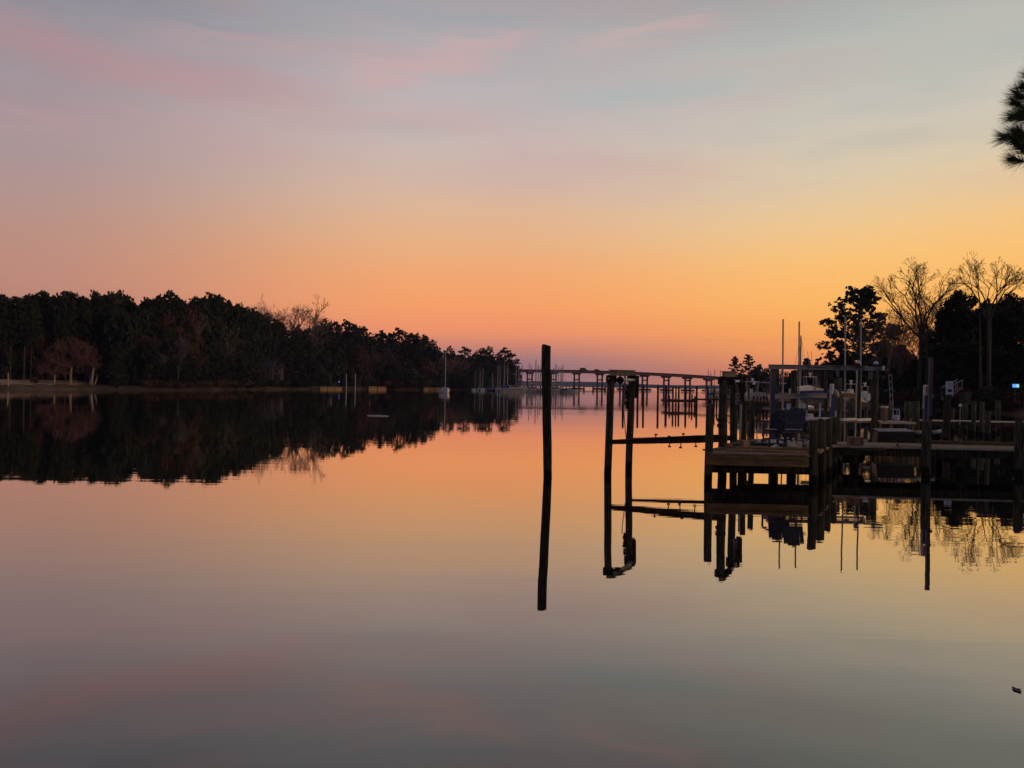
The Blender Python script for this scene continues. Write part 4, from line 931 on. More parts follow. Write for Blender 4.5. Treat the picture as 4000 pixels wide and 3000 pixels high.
for z_, r_ in ((Z(1640, 19.2, 2824), .132), (Z(1662, 19.2, 2824), .128)): mb.tube([(C_[0]-.01+.006*0, 19.19, z_-.045), (C_[0]-.01, 19.19, z_+.04)], [r_, r_*.98], 18)
mb.build('strap', M['black'], lift)
for (p0, p1, y0, y1) in ((2875, 2889, 1537, 1554), (2875, 2887, 1562, 1579)):
    D = 20.4; mb = MB(); mb.box((X((p0+p1)/2, D), D, Z((y0+y1)/2, D)), ((p1-p0)/F*D, .06, (y1-y0)/F*D)); ob = mb.build('outlet_box', M['alu'], lift)
    mb = MB(); mb.tube([(X((p0+p1)/2, D), D-.03, Z((y0+y1)/2, D)), (X((p0+p1)/2, D), D-.045, Z((y0+y1)/2, D))], .03, 10); mb.build('socket', M['black'], ob)
# conduit and spare pilings next to the lift
q = thing('conduit_pole', (X(2890, 21.3), 21.3, 0), 'thin grey conduit standing between the pilings right of the empty lift', 'pole')
mb = MB(); mb.tube([(X(2891, 21.3), 21.3, -1), (X(2894, 21.3, 1580), 21.3, Z(1580, 21.3))], .028, 8); mb.build('shaft', M['pipe'], q)
for z_ in (Z(1625, 21.3, 2890), Z(1668, 21.3, 2890)): mb = MB(); mb.tube([(X(2880, 21.3), 21.3, z_), (X(2904, 21.3), 21.3, z_-.02)], .014, 6); mb.build('clamp', M['black'], q)
piling('piling', (2908, 1568), (2902, 1826), 23, 'grey-green piling just right of the empty lift, beside the grey conduit')
piling('piling', (2938, 1566), (2934, 1816), 22, 'piling standing free left of the blue chairs, behind the small platform')
piling('piling', (2771, 1562), (2766, 1820), 20, 'thin dark piling half hidden behind the capless front corner piling')

# --- small front platform
plat = thing('dock_platform', (4.51, 17.65, 0), 'small low wooden platform with a heavy front beam, at the near end of the dock', 'dock')
P0 = Vector((4.53, 17.72, 0)); P1 = Vector((6.80, 17.6, 0)); V = Vector((2.3, 4.45, 0)); DZ = .71
def deckstrip(a, b, z, th, w):  # board between two points
    mb.bar(a+Vector((0, 0, z-th/2)), b+Vector((0, 0, z-th/2)), w, th)
mb = MB(); rg = random.Random(8)
nb = 31
for i in range(nb):
    t_ = (i+.5)/nb; a = P0+V*t_; b = P1+V*t_; mb.bar(a+Vector((-.03+rg.uniform(-.03, .03), 0, DZ-.02+rg.uniform(-.003, .003))), b+Vector((.03, 0, DZ-.02)), V.length/nb*.93*.93, .04)
mb.build('deck', M['deck'], plat)
mb = MB(); mb.bar(P0+Vector((.02, -.06, DZ-.16)), P1+Vector((0, -.06, DZ-.16)), .08, .22); mb.build('front_beam', M['beam'], plat)
mb = MB(); mb.bar(P0+Vector((.15, -.115, DZ-.085)), P1+Vector((-.1, -.115, DZ-.085)), .03, .055); mb.build('nailer_board', M['beam'], plat)
for a in (P0, P1):
    mb = MB(); mb.bar(a+Vector((0, 0, DZ-.17)), a+V+Vector((0, 0, DZ-.17)), .06, .2); mb.build('side_beam', M['beam'] if a is P0 else M['newwood'], plat)
mb = MB(); mb.bar(P0+V*.14+Vector((-.05, 0, DZ-.4)), P1+V*.14+Vector((0, 0, DZ-.4)), .2, .22); mb.build('cross_beam', M['pile_dark'], plat)
mb = MB()
for k in (.35, .6, .85): mb.bar(P0+V*k+Vector((0, 0, DZ-.17)), P1+V*k+Vector((0, 0, DZ-.17)), .05, .18)
mb.build('joist', M['beam'], plat)
mb = MB(); mb.bar((X(2748, 18, 1758), 18.05, Z(1758, 18)), (X(2790, 18, 1757), 18.05, Z(1757, 18)), .1, .035); mb.build('board_end', M['beam'], plat)
piling('', (2774, 1584), (2766, 1887), 31, '', parent=plat)
piling('', (3177, 1647), (3176, 1897), 34, '', parent=plat)
for (p, tp, D, w) in ((3211, 1641, 18.7, 32), (3235, 1640, 19.9, 31), (3256, 1633, 21.1, 30)):
    piling('', (p, tp), (p-2, 1880), w, '', D=D, parent=plat)
mb = MB()   # new-lumber ledger boards between the side pilings
for a, b in (((3192, 1768, 18.0), (3207, 1757, 18.5)), ((3217, 1755, 18.9), (3228, 1749, 19.5)), ((3242, 1745, 20.1), (3262, 1741, 20.7))):
    mb.bar((X(a[0], a[2], a[1]), a[2], Z(a[1], a[2])), (X(b[0], b[2], b[1]), b[2], Z(b[1], b[2])), .14, .05)
mb.build('ledger_board', M['newwood'], plat)
for (p, D, lab) in ((2905, 20.2, 0), (3028, 21.4, 0), (3095, 21.7, 0)):
    mb = MB(); mb.tube([(X(p, D), D, -1.5), (X(p, D), D, DZ-.1)], .12, 14); mb.build('piling', M['pile'], plat, True)
# loose lumber on the platform
def board(a, b, w, th, lab, m='deck', name='loose_board'):
    q = thing(name, a, lab, 'board'); mb = MB(); mb.bar(a, b, w, th); mb.build('plank', M[m], q); return q
def on(px, D, up): D = D*1.045; return (X(px, D, HZ+(px-2000)*RS+(CAM_H-DZ)*F/D), D, DZ+up)
board(on(2795, 17.75, .02), on(2918, 19.9, .02), .16, .04, 'long plank lying along the left edge of the front platform', 'deck')
board(on(2840, 17.55, .025), on(3155, 17.3, .025), .16, .05, 'long plank laid across the front of the platform, nearest the water', 'newwood')
board(on(2852, 17.9, .04), on(3158, 17.7, .04), .2, .08, 'thick dark red plank across the platform behind the nearest one', 'beam')
q = thing('wood_block', on(2902, 18.5, 0), 'short reddish block of wood standing on the platform planks', 'block'); mb = MB(); mb.box((on(2902, 18.5, 0)[0], 18.5*1.045, DZ+.10), (.16, .3, .2), .3); mb.build('block', M['newwood'], q)
q = thing('lumber_pile', on(2880, 19.0, 0), 'low heap of old boards at the left back of the platform', 'lumber')
for k in range(6): mb = MB(); a = Vector(on(2835+k*7, 18.3+k*.12, .05+.022*(k % 3))); b = a+Vector((.45+.05*k, .55, .03*(k % 2))); mb.bar(a, b, .13, .035); mb.build('plank', M['deck' if k % 2 else 'beam'], q)
q = thing('folded_tarp', on(2985, 20.2, 0), 'flat grey-blue tarp spread on the back of the platform left of the chairs', 'tarp')
M['tarp'] = mat('grey_violet_tarp', (.20, .18, .24), .7, .25, 3, (1, 1, 1), .01)
mb = MB(); mb.prism([on(2928, 19.6, .03), on(3085, 19.2, .03), on(3100, 20.7, .03), on(2925, 20.9, .03)], (0, 0, 1), .05); mb.build('sheet', M['tarp'], q)
for (p, D) in ((2930, 20.3), (2983, 19.9)): mb = MB(); mb.box((on(p, D, 0)[0], D*1.045, DZ+.1), (.13, .13, .07)); mb.build('weight', M['beam'], q)
for (p, D, s, lab, rz) in ((3032, 18.6, .12, 'crumpled white paper scrap lying left on the platform', .3), (3098, 18.9, .13, 'white tapering bag leaning under the right chair', .8)):
    q = thing('paper_bag', on(p, D, .05), lab, 'bag'); mb = MB(); c = Vector(on(p, D, .06)); mb.prism([tuple(c+Vector((-s, 0, -.03))), tuple(c+Vector((s*.9, .02, -.03))), tuple(c+Vector((s*.3, .03, s*(1.5 if p > 3050 else .3))))], (0, 1, 0), .1); mb.build('sheet', M['white'], q)
# two navy chairs seen from behind
def chair(px0, px1, D, ytop, label, first=None):
    D *= 1.04; w = (px1-px0)/F*D; cx = X((px0+px1)/2, D, 1660); zt = Z(ytop, D); zs = Z(1684, D)
    root = thing('bar_chair', (cx, D, DZ), label, 'chair'); m_ = M['navy']
    n = 5
    for i in range(n):
        xa = cx-w/2+w*(i+.5)/n; top = zt-abs(i-(n-1)/2)**2*.022-(.0)
        mb = MB(); mb.bar((xa, D-.08, zs+.06), (xa+(xa-cx)*.05, D-.2, top), w/n*.965, .022, (0, 1, 0)); mb.build('back_slat', m_, root)
    mb = MB(); mb.box((cx, D-.12, zs+(zt-zs)*.36), (w*.96, .025, .06)); mb.box((cx, D-.18, zs+(zt-zs)*.78), (w*.9, .025, .05)); mb.build('back_rail', m_, root)
    mb = MB(); mb.box((cx, D+.18, zs), (w, .5, .09)); mb.build('seat', m_, root)
    for s in (-1, 1):
        mb = MB(); mb.box((cx+s*(w/2+.015), D+.12, zs+.26), (.08, .56, .03)); mb.bar((cx+s*w/2, D+.36, zs), (cx+s*w/2, D+.36, zs+.25), .04, .05); mb.build('arm', m_, root)
        for dy in (-.06, .4): mb = MB(); mb.bar((cx+s*(w/2-.03), D+dy, zs), (cx+s*(w/2+.01), D+dy*1.15, DZ+.01), .035, .035); mb.build('leg', m_, root)
        mb = MB(); mb.bar((cx+s*(w/2-.01), D-.06, DZ+.2), (cx+s*(w/2-.01), D+.43, DZ+.2), .025, .03); mb.build('side_rail', m_, root)
    mb = MB(); mb.box((cx, D+.42, DZ+.2), (w, .04, .04)); mb.build('foot_rest', m_, root)
chair(3002, 3064, 19.0, 1598, 'left one of the two navy blue slat-backed bar chairs on the platform')
chair(3060, 3136, 18.7, 1590, 'right and nearer one of the two navy blue slat-backed bar chairs on the platform')
for (a, b, lab) in (((3053, 1688, 18.3), (3075, 1725, 18.2), 0), ((3071, 1700, 18.3), (3062, 1728, 18.2), 0)):
    pass
q = thing('wire_stand', on(3075, 18.1, 0), 'small dark splayed-leg stand in front of the navy chairs', 'stand')
for a, b in (((3055, 1695), (3078, 1730)), ((3072, 1697), (3068, 1732)), ((3078, 1697), (3098, 1726))):
    mb = MB(); D = 18.9; mb.bar((X(a[0], D, a[1]), D, Z(a[1], D)), (X(b[0], D), D, max(DZ+.01, Z(b[1], D))), .03, .03); mb.build('leg', M['rust'], q)
mb = MB(); mb.box((X(3068, 18.9, 1694), 18.9, Z(1694, 18.9)), (.2, .2, .03)); mb.build('top_plate', M['rust'], q)
q = thing('bucket', on(3144, 17.9, 0), 'small dull bucket beside the right-hand corner piling', 'bucket'); mb = MB(); mb.tube([on(3144, 17.9, .005), on(3144, 17.9, .17)], [.06, .075], 14); mb.build('shell', M['galv'], q)
mb = MB(); mb.tube([on(3136, 17.9, .17), on(3144, 17.9, .24), on(3152, 17.9, .17)], .006, 5); mb.build('handle', M['alu'], q)

# --- walkway to the right
walk = thing('dock_walkway', (8.84, 20.96, 0), 'long dark wooden walkway running right from the platform to the bank', 'dock')
W0 = Vector((8.80, 20.98, 0)); WD = Vector((4.92, -.38, 0)).normalized(); WN = Vector((-WD.y, WD.x, 0)); L = 16.6; nb = 108; wd = 1.45
mb = MB()
for i in range(nb):
    c = W0+WD*(L*(i+.5)/nb)+WN*wd/2; mb.bar(c-WN*(wd/2+rg.uniform(.01, .035))+Vector((0, 0, DZ-.02)), c+WN*wd/2+Vector((0, 0, DZ-.02)), L/nb*.94, .04)
dk = mb.build('deck', M['deck'], walk)
mb = MB(); mb.bar(W0-WN*.062+Vector((0, 0, DZ-.03)), W0+WD*L-WN*.062+Vector((0, 0, DZ-.03)), .05, .05); mb.build('edge_board', M['deck_pale'], walk)
mb = MB(); mb.bar(W0-WN*.0+Vector((0, 0, DZ-.16)), W0+WD*L+Vector((0, 0, DZ-.16)), .06, .22); mb.build('stringer', M['pile_dark'], walk)
mb = MB(); mb.bar(W0+WN*wd+Vector((0, 0, DZ-.16)), W0+WD*L+WN*wd+Vector((0, 0, DZ-.16)), .06, .22); mb.build('stringer', M['pile_dark'], walk)
mb = MB(); mb.bar(W0+WD*3.0+WN*(wd-.08)+Vector((0, 0, DZ+.05)), W0+WD*L+WN*(wd-.08)+Vector((0, 0, DZ+.05)), .1, .09); mb.build('curb_rail', M['beam'], walk)
for (p, tp, pf, w) in ((3617, 1649, 1857, 30), (3982, 1649, 1863, 33)): piling('', (p, tp), (p-2, pf), w, '', parent=walk)
for k in (.6, 3.4, 6.2, 9.0, 11.8, 14.4):
    for dn in (.15, wd-.1):
        c = W0+WD*k+WN*dn; mb = MB(); mb.tube([(c.x, c.y, -1.5), (c.x, c.y, DZ-.05)], .10, 12); mb.build('piling', M['pile'], walk, True)
    mb = MB(); mb.bar(W0+WD*k+Vector((0, 0, DZ-.36)), W0+WD*k+WN*wd+Vector((0, 0, DZ-.36)), .1, .2); mb.build('cross_beam', M['pile_dark'], walk)
q = thing('wooden_crate', (X(3344, 21.1), 21.1, DZ), 'brown wooden crate on the left part of the walkway', 'crate')
D = 21.1; mb = MB()
for k in range(3):
    for s in (-1, 1): mb.box((X(3344, D), D+s*.14, DZ+.035+k*.068), (.34, .02, .06))
    for s in (-1, 1): mb.box((X(3344, D)+s*.165, D, DZ+.035+k*.068), (.02, .25, .06))
mb.build('slats', M['newwood'], q)
mb = MB(); mb.box((X(3344, D), D, DZ+.209), (.37, .33, .018)); mb.build('lid', M['beam'], q)
mb = MB()
for s in (-1, 1): mb.box((X(3344, D)+s*.12, D-.162, DZ+.1), (.04, .02, .2))
mb.build('batten', M['beam'], q)
q = thing('rope', (X(3300, 20.7), 20.7, .6), 'thin orange-brown rope sagging along the walkway edge in front of the crate', 'rope')
mb = MB(); mb.tube([(X(p, 20.72-(p-3260)*.0006, 1745), 20.72-(p-3260)*.0006, Z(y, 20.72)) for p, y in ((3262, 1728), (3290, 1741), (3330, 1750), (3390, 1757), (3440, 1756), (3490, 1747), (3530, 1740), (3575, 1742))], .009, 5); mb.build('strand', M['rope'], q, True)
q = thing('float_ball', (X(3513, 20.9), 20.9, DZ), 'small brown ball float on the walkway edge', 'float'); mb = MB(); mb.ball((X(3513, 20.9), 20.95, DZ+.05), .05, 12); mb.build('shell', M['newwood'], q)
mb = MB(); mb.tube([(X(3513, 20.9), 20.95, DZ+.098), (X(3513, 20.9), 20.95, DZ+.12)], .012, 6); mb.build('eye', M['rust'], q)
D = 21.6; q = thing('barrel_float', (X(3333, D), D, .3), 'black rounded barrel slung under the walkway left end', 'barrel')
mb = MB(); mb.tube([(X(3290, D), D, .36), (X(3298, D), D, .36), (X(3368, D), D, .36), (X(3376, D), D, .36)], [.14, .2, .2, .14], 20); mb.build('drum', M['black'], q)
for p in (3312, 3354): mb = MB(); mb.tube([(X(p, D)-.012, D, .36), (X(p, D)+.012, D, .36)], .207, 20); mb.build('hoop', M['rust'], q)
# tall grey pole at the walkway
q = thing('lamp_pole', (X(3632, 20.6), 20.6, 0), 'tall slate-grey square pole beside the short walkway piling at right', 'pole')
mb = MB(); mb.bar((X(3630, 20.6), 20.6, -1.2), (X(3637, 20.6, 1400), 20.6, Z(1400, 20.6)), .088, .088); mb.build('shaft', M['poleg'], q)
mb = MB(); mb.box((X(3637, 20.6, 1400), 20.6, Z(1400, 20.6)+.01), (.105, .105, .025)); mb.build('cap', M['poleg'], q)
mb = MB(); mb.box((X(3632, 20.6, 1630), 20.53, Z(1630, 20.6)), (.13, .02, .06)); mb.build('bracket', M['rust'], q)

# --- hooded lift motors on posts
def hooded(px, D, y0, y1, label, red=False):
    s = (y1-y0)/F*D; x = X(px, D); zb = Z(y1, D)
    root = thing('lift_motor', (x, D, zb), label, 'lift motor')
    mb = MB(); mb.tube([(x-.03*s, D, zb), (x-.01*s, D, zb+s*.62)], s*.045, 8); mb.build('conduit', M['pipe'], root)
    mb = MB(); mb.tube([(x+.02*s, D, zb+s*.55), (x+.04*s, D, zb+s*.7), (x+.05*s, D, zb+s*.96), (x+.05*s, D, zb+s)], [s*.07, s*.085, s*.09, s*.05], 10); mb.build('gear_housing', M['white'], root)
    mb = MB(); mb.tube([(x+.1*s, D, zb+s*.74), (x+.2*s, D, zb+s*.66), (x+.26*s, D, zb+s*.55), (x+.28*s, D, zb+s*.42)], [s*.07, s*.11, s*.11, s*.09], 10); mb.build('motor_hood', M['cream'], root, True)
    if red: mb = MB(); mb.box((x+.05*s, D-s*.095, zb+s*.82), (s*.05, .012, s*.2)); mb.build('red_label', M['red'], root)
    mb = MB(); mb.bar((x+.17*s, D+.06, -1.0), (x+.17*s, D+.06, zb+s*.5), s*.26, s*.2); mb.build('post', M['navy'], root)
hooded(3245, 29, 1499, 1591, 'pale hooded lift motor on a dark post in the middle of the grey lift')
hooded(3611, 21.4, 1503, 1596, 'pale hooded lift motor with a red stripe beside the tall grey pole', True)
# white sign board on dark post
D = 33; x = X(3706, D); q = thing('sign_board', (x, D, 0), 'pale blue-white board with a dark half-round mark on a thick dark post', 'sign')
mb = MB(); mb.tube([(x, D+.1, -1), (x, D+.1, Z(1545, D))], .14, 12); mb.build('post', M['pile_dark'], q)
mb = MB(); mb.box((x, D-.06, Z(1515, D)), (.30, .05, .57)); mb.build('board', M['paleblue'], q)
mb = MB(); mb.prism([(x-.10, D-.09, Z(1526, D))]+[(x+math.cos(a)*.10, D-.09, Z(1526, D)+math.sin(a)*.07) for a in [R(k*20) for k in range(9, -1, -1)]]+[(x+.05, D-.09, Z(1531, D)), (x-.05, D-.09, Z(1531, D))], (0, -1, 0), .01); mb.build('emblem', M['rust'], q)
# star ornament
D = 38; x = X(3752, D); q = thing('star_ornament', (x, D, .7), 'white star-shaped ornament on a thin stake', 'ornament')
mb = MB(); mb.tube([(x, D, .6), (x, D, Z(1592, D))], .018, 6); mb.build('stake', M['pipe'], q)
mb = MB(); mb.prism([(x+math.sin(k*math.pi/6)*(.1 if k % 2 == 0 else .06), D-.02, Z(1583, D)+math.cos(k*math.pi/6)*(.1 if k % 2 == 0 else .06)) for k in range(12)], (0, 1, 0), .02); mb.build('star', M['white'], q)

# --- big grey boat lift in the middle distance
big = thing('boat_lift', (X(3220, 31.3), 31.3, 0), 'large grey aluminium boat lift with a long top beam and wide lower beam', 'boat lift')
D = 31.3; k = D/F; KF = 31.3/29
def seg(x0, y0, x1, y1, h, w, Dm=29.0):
    Dm = Dm*KF; mb.bar((X(x0, Dm, y0), Dm, Z(y0, Dm, x0)), (X(x1, Dm, y1), Dm, Z(y1, Dm, x1)), w, h*KF)
mb = MB(); seg(3003, 1432, 3384, 1438, .155, .09); seg(3003, 1424.5, 3384, 1430, .018, .2); seg(3003, 1440.5, 3384, 1446.5, .018, .2); tb = mb.build('top_beam', M['alud'], big)
mb = MB(); seg(3386, 1440.5, 3446, 1441, .14, .12, 28.2); mb.build('top_beam', M['alud'], big)
for p, Dd in ((3380, 31.25), (3446, 30.4)): mb = MB(); mb.box((X(p, Dd, 1438), Dd-.1, Z(1438, Dd)), (.05, .14, .17)); mb.build('end_cap', M['white'], big)
# faded maker's lettering: unreadable blocks in the photograph
M['mark'] = mat('faded_blue_lettering', (.05, .06, .16), .6, .3, 5)
mb = MB(); mb.tube([(X(3161, D, 1434), D-.048, Z(1434, D)), (X(3161, D, 1434), D-.058, Z(1434, D))], .045, 16)
for v_ in range(len(mb.v)): mb.v[v_] = ((mb.v[v_][0]-X(3161, D))*1.7+X(3161, D), mb.v[v_][1], mb.v[v_][2])
mb.build('emblem', M['mark'], tb)
mb = MB()
for i, wl in enumerate((2.2, 1.6, 2.2, 2.2, 1.2, 2.2, 2.0, 2.2, 1.4, 2.2)): mb.box((X(3178+i*3.7, D, 1434.6+i*.05), D-.052, Z(1434.6+i*.05, D)), (wl*k, .008, .045))
mb.build('lettering', M['mark'], tb)
def post(px, tp, w, Dp, m='pile', lean=0, round_=True, name='piling'):
    Dp = Dp*KF; mb = MB(); r = w/F*Dp/2
    if round_: mb.tube([(X(px-lean, Dp), Dp, -1.5), (X(px-lean*.3, Dp), Dp, .8), (X(px, Dp, tp), Dp, Z(tp, Dp))], [r*1.05, r, r*.95], 14)
    else: mb.bar((X(px-lean, Dp), Dp, -1.2), (X(px, Dp, tp), Dp, Z(tp, Dp)), 2*r, 2*r)
    return mb.build(name, M[m], big, round_)
post(3020, 1441, 19, 29.15, 'poleg', 0, False); post(3038, 1441, 12, 33, 'pile'); post(3103, 1447, 25, 29.2); post(3356, 1447, 15, 29.3); post(3417, 1449, 29, 28.4); post(3273, 1477, 30, 28.0); post(3226, 1448, 14, 33)
mb = MB(); mb.bar((X(3272, 30.4, 1472), 30.4, Z(1472, 30.4)), (X(3272, 30.4, 1440), 30.4, Z(1440, 30.4)), .1, .05); mb.build('hanger', M['poleg'], big)
mb = MB(); seg(3030, 1548, 3228, 1546, .17, .1, 27.4); seg(3030, 1540, 3228, 1538.5, .016, .24, 27.4); seg(3030, 1556, 3228, 1554, .016, .24, 27.4); mb.build('lower_beam', M['alu'], big)
mb = MB(); seg(3292, 1544, 3340, 1546, .17, .1, 28); mb.build('lower_beam', M['deck'], big)
mb = MB(); seg(3368, 1544, 3394, 1544, .15, .1, 28); mb.build('lower_beam', M['paleblue'], big)
for px_, y_ in ((3352, 1417), (3422, 1420)):
    mb = MB(); mb.tube([(X(px_, 30.9, y_+2), 30.9, Z(y_+2, 30.9)), (X(px_, 30.9, y_-3), 30.9, Z(y_-3, 30.9)), (X(px_, 30.9, y_-9), 30.9, Z(y_-9, 30.9))], [.095, .085, .04], 12); mb.build('post_cap', M['paleblue'], big)
    mb = MB(); mb.tube([(X(px_, 30.9, 1436), 30.9, Z(1436, 30.9)), (X(px_, 30.9, y_+1), 30.9, Z(y_+1, 30.9))], .07, 10); mb.build('post_stub', M['pile_dark'], big)
mb = MB(); mb.box((X(3395, 30.4, 1467), 30.3, Z(1467, 30.4)), (.14, .08, .29)); mb.build('control_box', M['poleg'], big)
for (x0, x1, y0, dd) in ((3135, 3240, 1637, 27.5), (3287, 3338, 1639, 28.0), (3342, 3395, 1640, 28.5)):
    mb = MB(); mb.bar((X(x0, dd, y0), dd, Z(y0, dd)), (X(x1, dd+.2, y0-1.5), dd+.2, Z(y0-1.5, dd)), .2, .075); b_ = mb.build('bunk_board', M['white'], big)
    mb = MB(); mb.bar((X(x0, dd, y0+8), dd+.02, Z(y0+8, dd)), (X(x1, dd+.2, y0+6.5), dd+.22, Z(y0+6.5, dd)), .1, .07); mb.build('bunk_bracket', M['galv'], b_)
for (px_, y0, y1) in ((3150, 1605, 1634), (3203, 1575, 1634), (3264, 1606, 1634)):
    mb = MB(); dd = 27.6; mb.bar((X(px_, dd, y1), dd, Z(y1, dd)), (X(px_+1, dd, y0), dd, Z(y0, dd)), .045, .045); mb.build('guide_post', M['paleblue'], big)
for px_, tp, lean, lab in ((3059, 1248, 3, 'leftmost of the tall slim pale guide poles over the grey lift'), (3122, 1257, 3, 'second tall slim pale guide pole from the left over the grey lift'), (3302, 1238, 3, 'tall slim pale guide pole in front of the big open pine, left one'), (3363, 1247, 3, 'tall slim pale guide pole in front of the big open pine, right one')):
    Dp = 31.6; q = thing('guide_pole', (X(px_, Dp), Dp, 0), lab, 'pole'); mb = MB(); mb.tube([(X(px_-lean, Dp, 1735), Dp, -.3), (X(px_, Dp, tp), Dp, Z(tp, Dp))], .034, 8); mb.build('shaft', M['pipe'], q)
    mb = MB(); mb.tube([(X(px_, Dp, tp+1), Dp, Z(tp+1, Dp)), (X(px_, Dp, tp-1), Dp, Z(tp-1, Dp))], [.04, .03], 8); mb.build('cap', M['pipe'], q)
q = thing('conduit_pole', (X(3346, 29.6), 29.6, 0), 'thin pale conduit running down the thin piling in the right bay of the grey lift', 'pole')
mb = MB(); mb.tube([(X(3344, 29.6), 29.6, .2), (X(3347, 29.6, 1447), 29.6, Z(1447, 29.6))], .024, 8); mb.build('shaft', M['pipe'], q)
mb = MB(); mb.tube([(X(3344, 29.6), 29.6, .2), (X(3344, 29.6), 29.6, .28)], .035, 8); mb.build('joint', M['black'], q)
# distant sailboat mast seen beside the second pole, with stay
S4 = place_boat(S1, 3130, 75, R(80), (.6, .6, Z(1313, 75)/12.55), 'sailboat hidden behind the grey lift, its mast and stay beside the second guide pole')
# --- second, farther dock and things on it
dk2 = thing('dock_walkway', (X(3550, 38), 38, 0), 'farther thin dock line crossing behind the front walkway at right', 'dock')
a = Vector((X(3548, 41.0), 41.0, DZ)); b = Vector((X(4100, 40.5), 40.5, DZ)); mb = MB(); mb.bar(a+Vector((0, 0, -.025)), b+Vector((0, 0, -.025)), 1.2, .05); mb.build('deck', M['deck_pale'], dk2)
mb = MB(); mb.bar(a+Vector((0, -.55, -.15)), b+Vector((0, -.55, -.15)), .05, .18); mb.build('stringer', M['pile_dark'], dk2)
for (p, tp, w, dd) in ((3546, 1567, 24, 40.2), (3578, 1567, 27, 39.6), (3805, 1567, 16, 40), (3836, 1568, 16, 39.2)):
    mb = MB(); r = w/F*dd/2; mb.tube([(X(p, dd), dd, -1.5), (X(p, dd, tp), dd, Z(tp, dd))], [r*1.04, r*.97], 14); mb.build('piling', M['pile'], dk2, True)
for i in range(6):
    p = a+(b-a)*(i+.5)/6; mb = MB(); mb.tube([(p.x, p.y-.4, -1.5), (p.x, p.y-.4, DZ-.06)], .12, 12); mb.build('piling', M['pile'], dk2, True)
dk3 = thing('dock_platform', (X(3500, 30.5), 30.5, 0), 'tan-edged raised dock stage right of the grey lift with the white-capped piling', 'dock')
Dd = 30.5; mb = MB(); mb.box((X(3504, Dd, 1648), Dd+.6, Z(1648, Dd)-.04), (1.42, 1.4, .08)); mb.build('deck', M['deck_pale'], dk3)
for p in (3440, 3482, 3568): mb = MB(); mb.bar((X(p, Dd), Dd+.05, -1.5), (X(p, Dd, 1653), Dd+.05, Z(1653, Dd)), .1, .1); mb.build('post', M['beam'], dk3)
mb = MB(); mb.bar((X(3432, Dd, 1668), Dd+.9, Z(1668, Dd)), (X(3576, Dd, 1668), Dd+.9, Z(1668, Dd)), .1, .2); mb.build('cross_beam', M['pile_dark'], dk3)
Dq = 30.9; q = thing('capped_piling', (X(3456, Dq), Dq, 1), 'short brown piling with a white cap on the tan dock stage', 'piling')
mb = MB(); mb.tube([(X(3455, Dq, 1648), Dq, Z(1648, Dq)), (X(3455, Dq, 1594), Dq, Z(1594, Dq))], .105, 16); mb.build('shaft', M['newwood'], q, False)
mb = MB(); mb.tube([(X(3455, Dq, 1594), Dq, Z(1594, Dq)), (X(3455, Dq, 1589), Dq, Z(1589, Dq)), (X(3455, Dq, 1587), Dq, Z(1587, Dq))], [.14, .145, .10], 16); mb.build('cap', M['whitehull'], q)
Dq = 30.7; q = thing('deck_chair', (X(3500, Dq), Dq, 1), 'pale plastic chair frame standing on the tan dock stage', 'chair')
zb = Z(1647, Dq)
for s in (0, 1):
    mb = MB(); mb.tube([(X(3487+26*s, Dq), Dq, zb), (X(3488+25*s, Dq, 1620), Dq, Z(1620, Dq)), (X(3488+25*s, Dq, 1599), Dq, Z(1599, Dq))], .018, 6); mb.build('leg', M['paleblue'], q)
mb = MB(); mb.bar((X(3487, Dq, 1599), Dq, Z(1599, Dq)), (X(3514, Dq, 1599), Dq, Z(1599, Dq)), .03, .03); mb.build('top_rail', M['paleblue'], q)
mb = MB(); mb.tube([(X(3489, Dq, 1618), Dq, Z(1618, Dq)), (X(3491, Dq, 1632), Dq, Z(1632, Dq)), (X(3496, Dq, 1638), Dq, Z(1638, Dq)), (X(3502, Dq, 1634), Dq, Z(1634, Dq)), (X(3504, Dq, 1600), Dq, Z(1600, Dq))], .014, 6); mb.build('arm', M['paleblue'], q)
mb = MB(); mb.box((X(3508, Dq, 1631), Dq+.1, Z(1631, Dq)), (.13, .25, .2)); mb.build('seat', M['paleblue'], q)
Dq = 33; q = thing('dock_ladder', (X(3478, Dq), Dq, .7), 'tall narrow pale ladder rising behind the white-capped piling', 'ladder')
for s in (-1, 1): mb = MB(); mb.tube([(X(3484+s*5, Dq, 1600), Dq, Z(1600, Dq)), (X(3477+s*6, Dq, 1463), Dq, Z(1463, Dq))], .014, 6); mb.build('side_rail', M['pipe'], q)
for y_ in (1465, 1491, 1516, 1543, 1570): mb = MB(); xx = 3477+(y_-1463)*.05; mb.bar((X(xx-6, Dq, y_), Dq, Z(y_, Dq)), (X(xx+6, Dq, y_), Dq, Z(y_, Dq)), .03, .035); mb.build('rung', M['pipe'], q)
q2 = thing('bicycle_handlebar', (X(3479, 32.8), 32.8, 2), 'curved pale pipe across the ladder like a handlebar', 'pipe')
q2.name = 'curved_pipe'; OFF[q2.name] = Vector(q2.location)
mb = MB(); Dq = 32.8; mb.tube([(X(3454, Dq, 1529), Dq, Z(1529, Dq)), (X(3466, Dq, 1524), Dq, Z(1524, Dq)), (X(3480, Dq, 1521), Dq, Z(1521, Dq)), (X(3492, Dq, 1526), Dq, Z(1526, Dq)), (X(3498, Dq, 1530), Dq, Z(1530, Dq))], .012, 6); mb.build('pipe', M['alu'], q2)
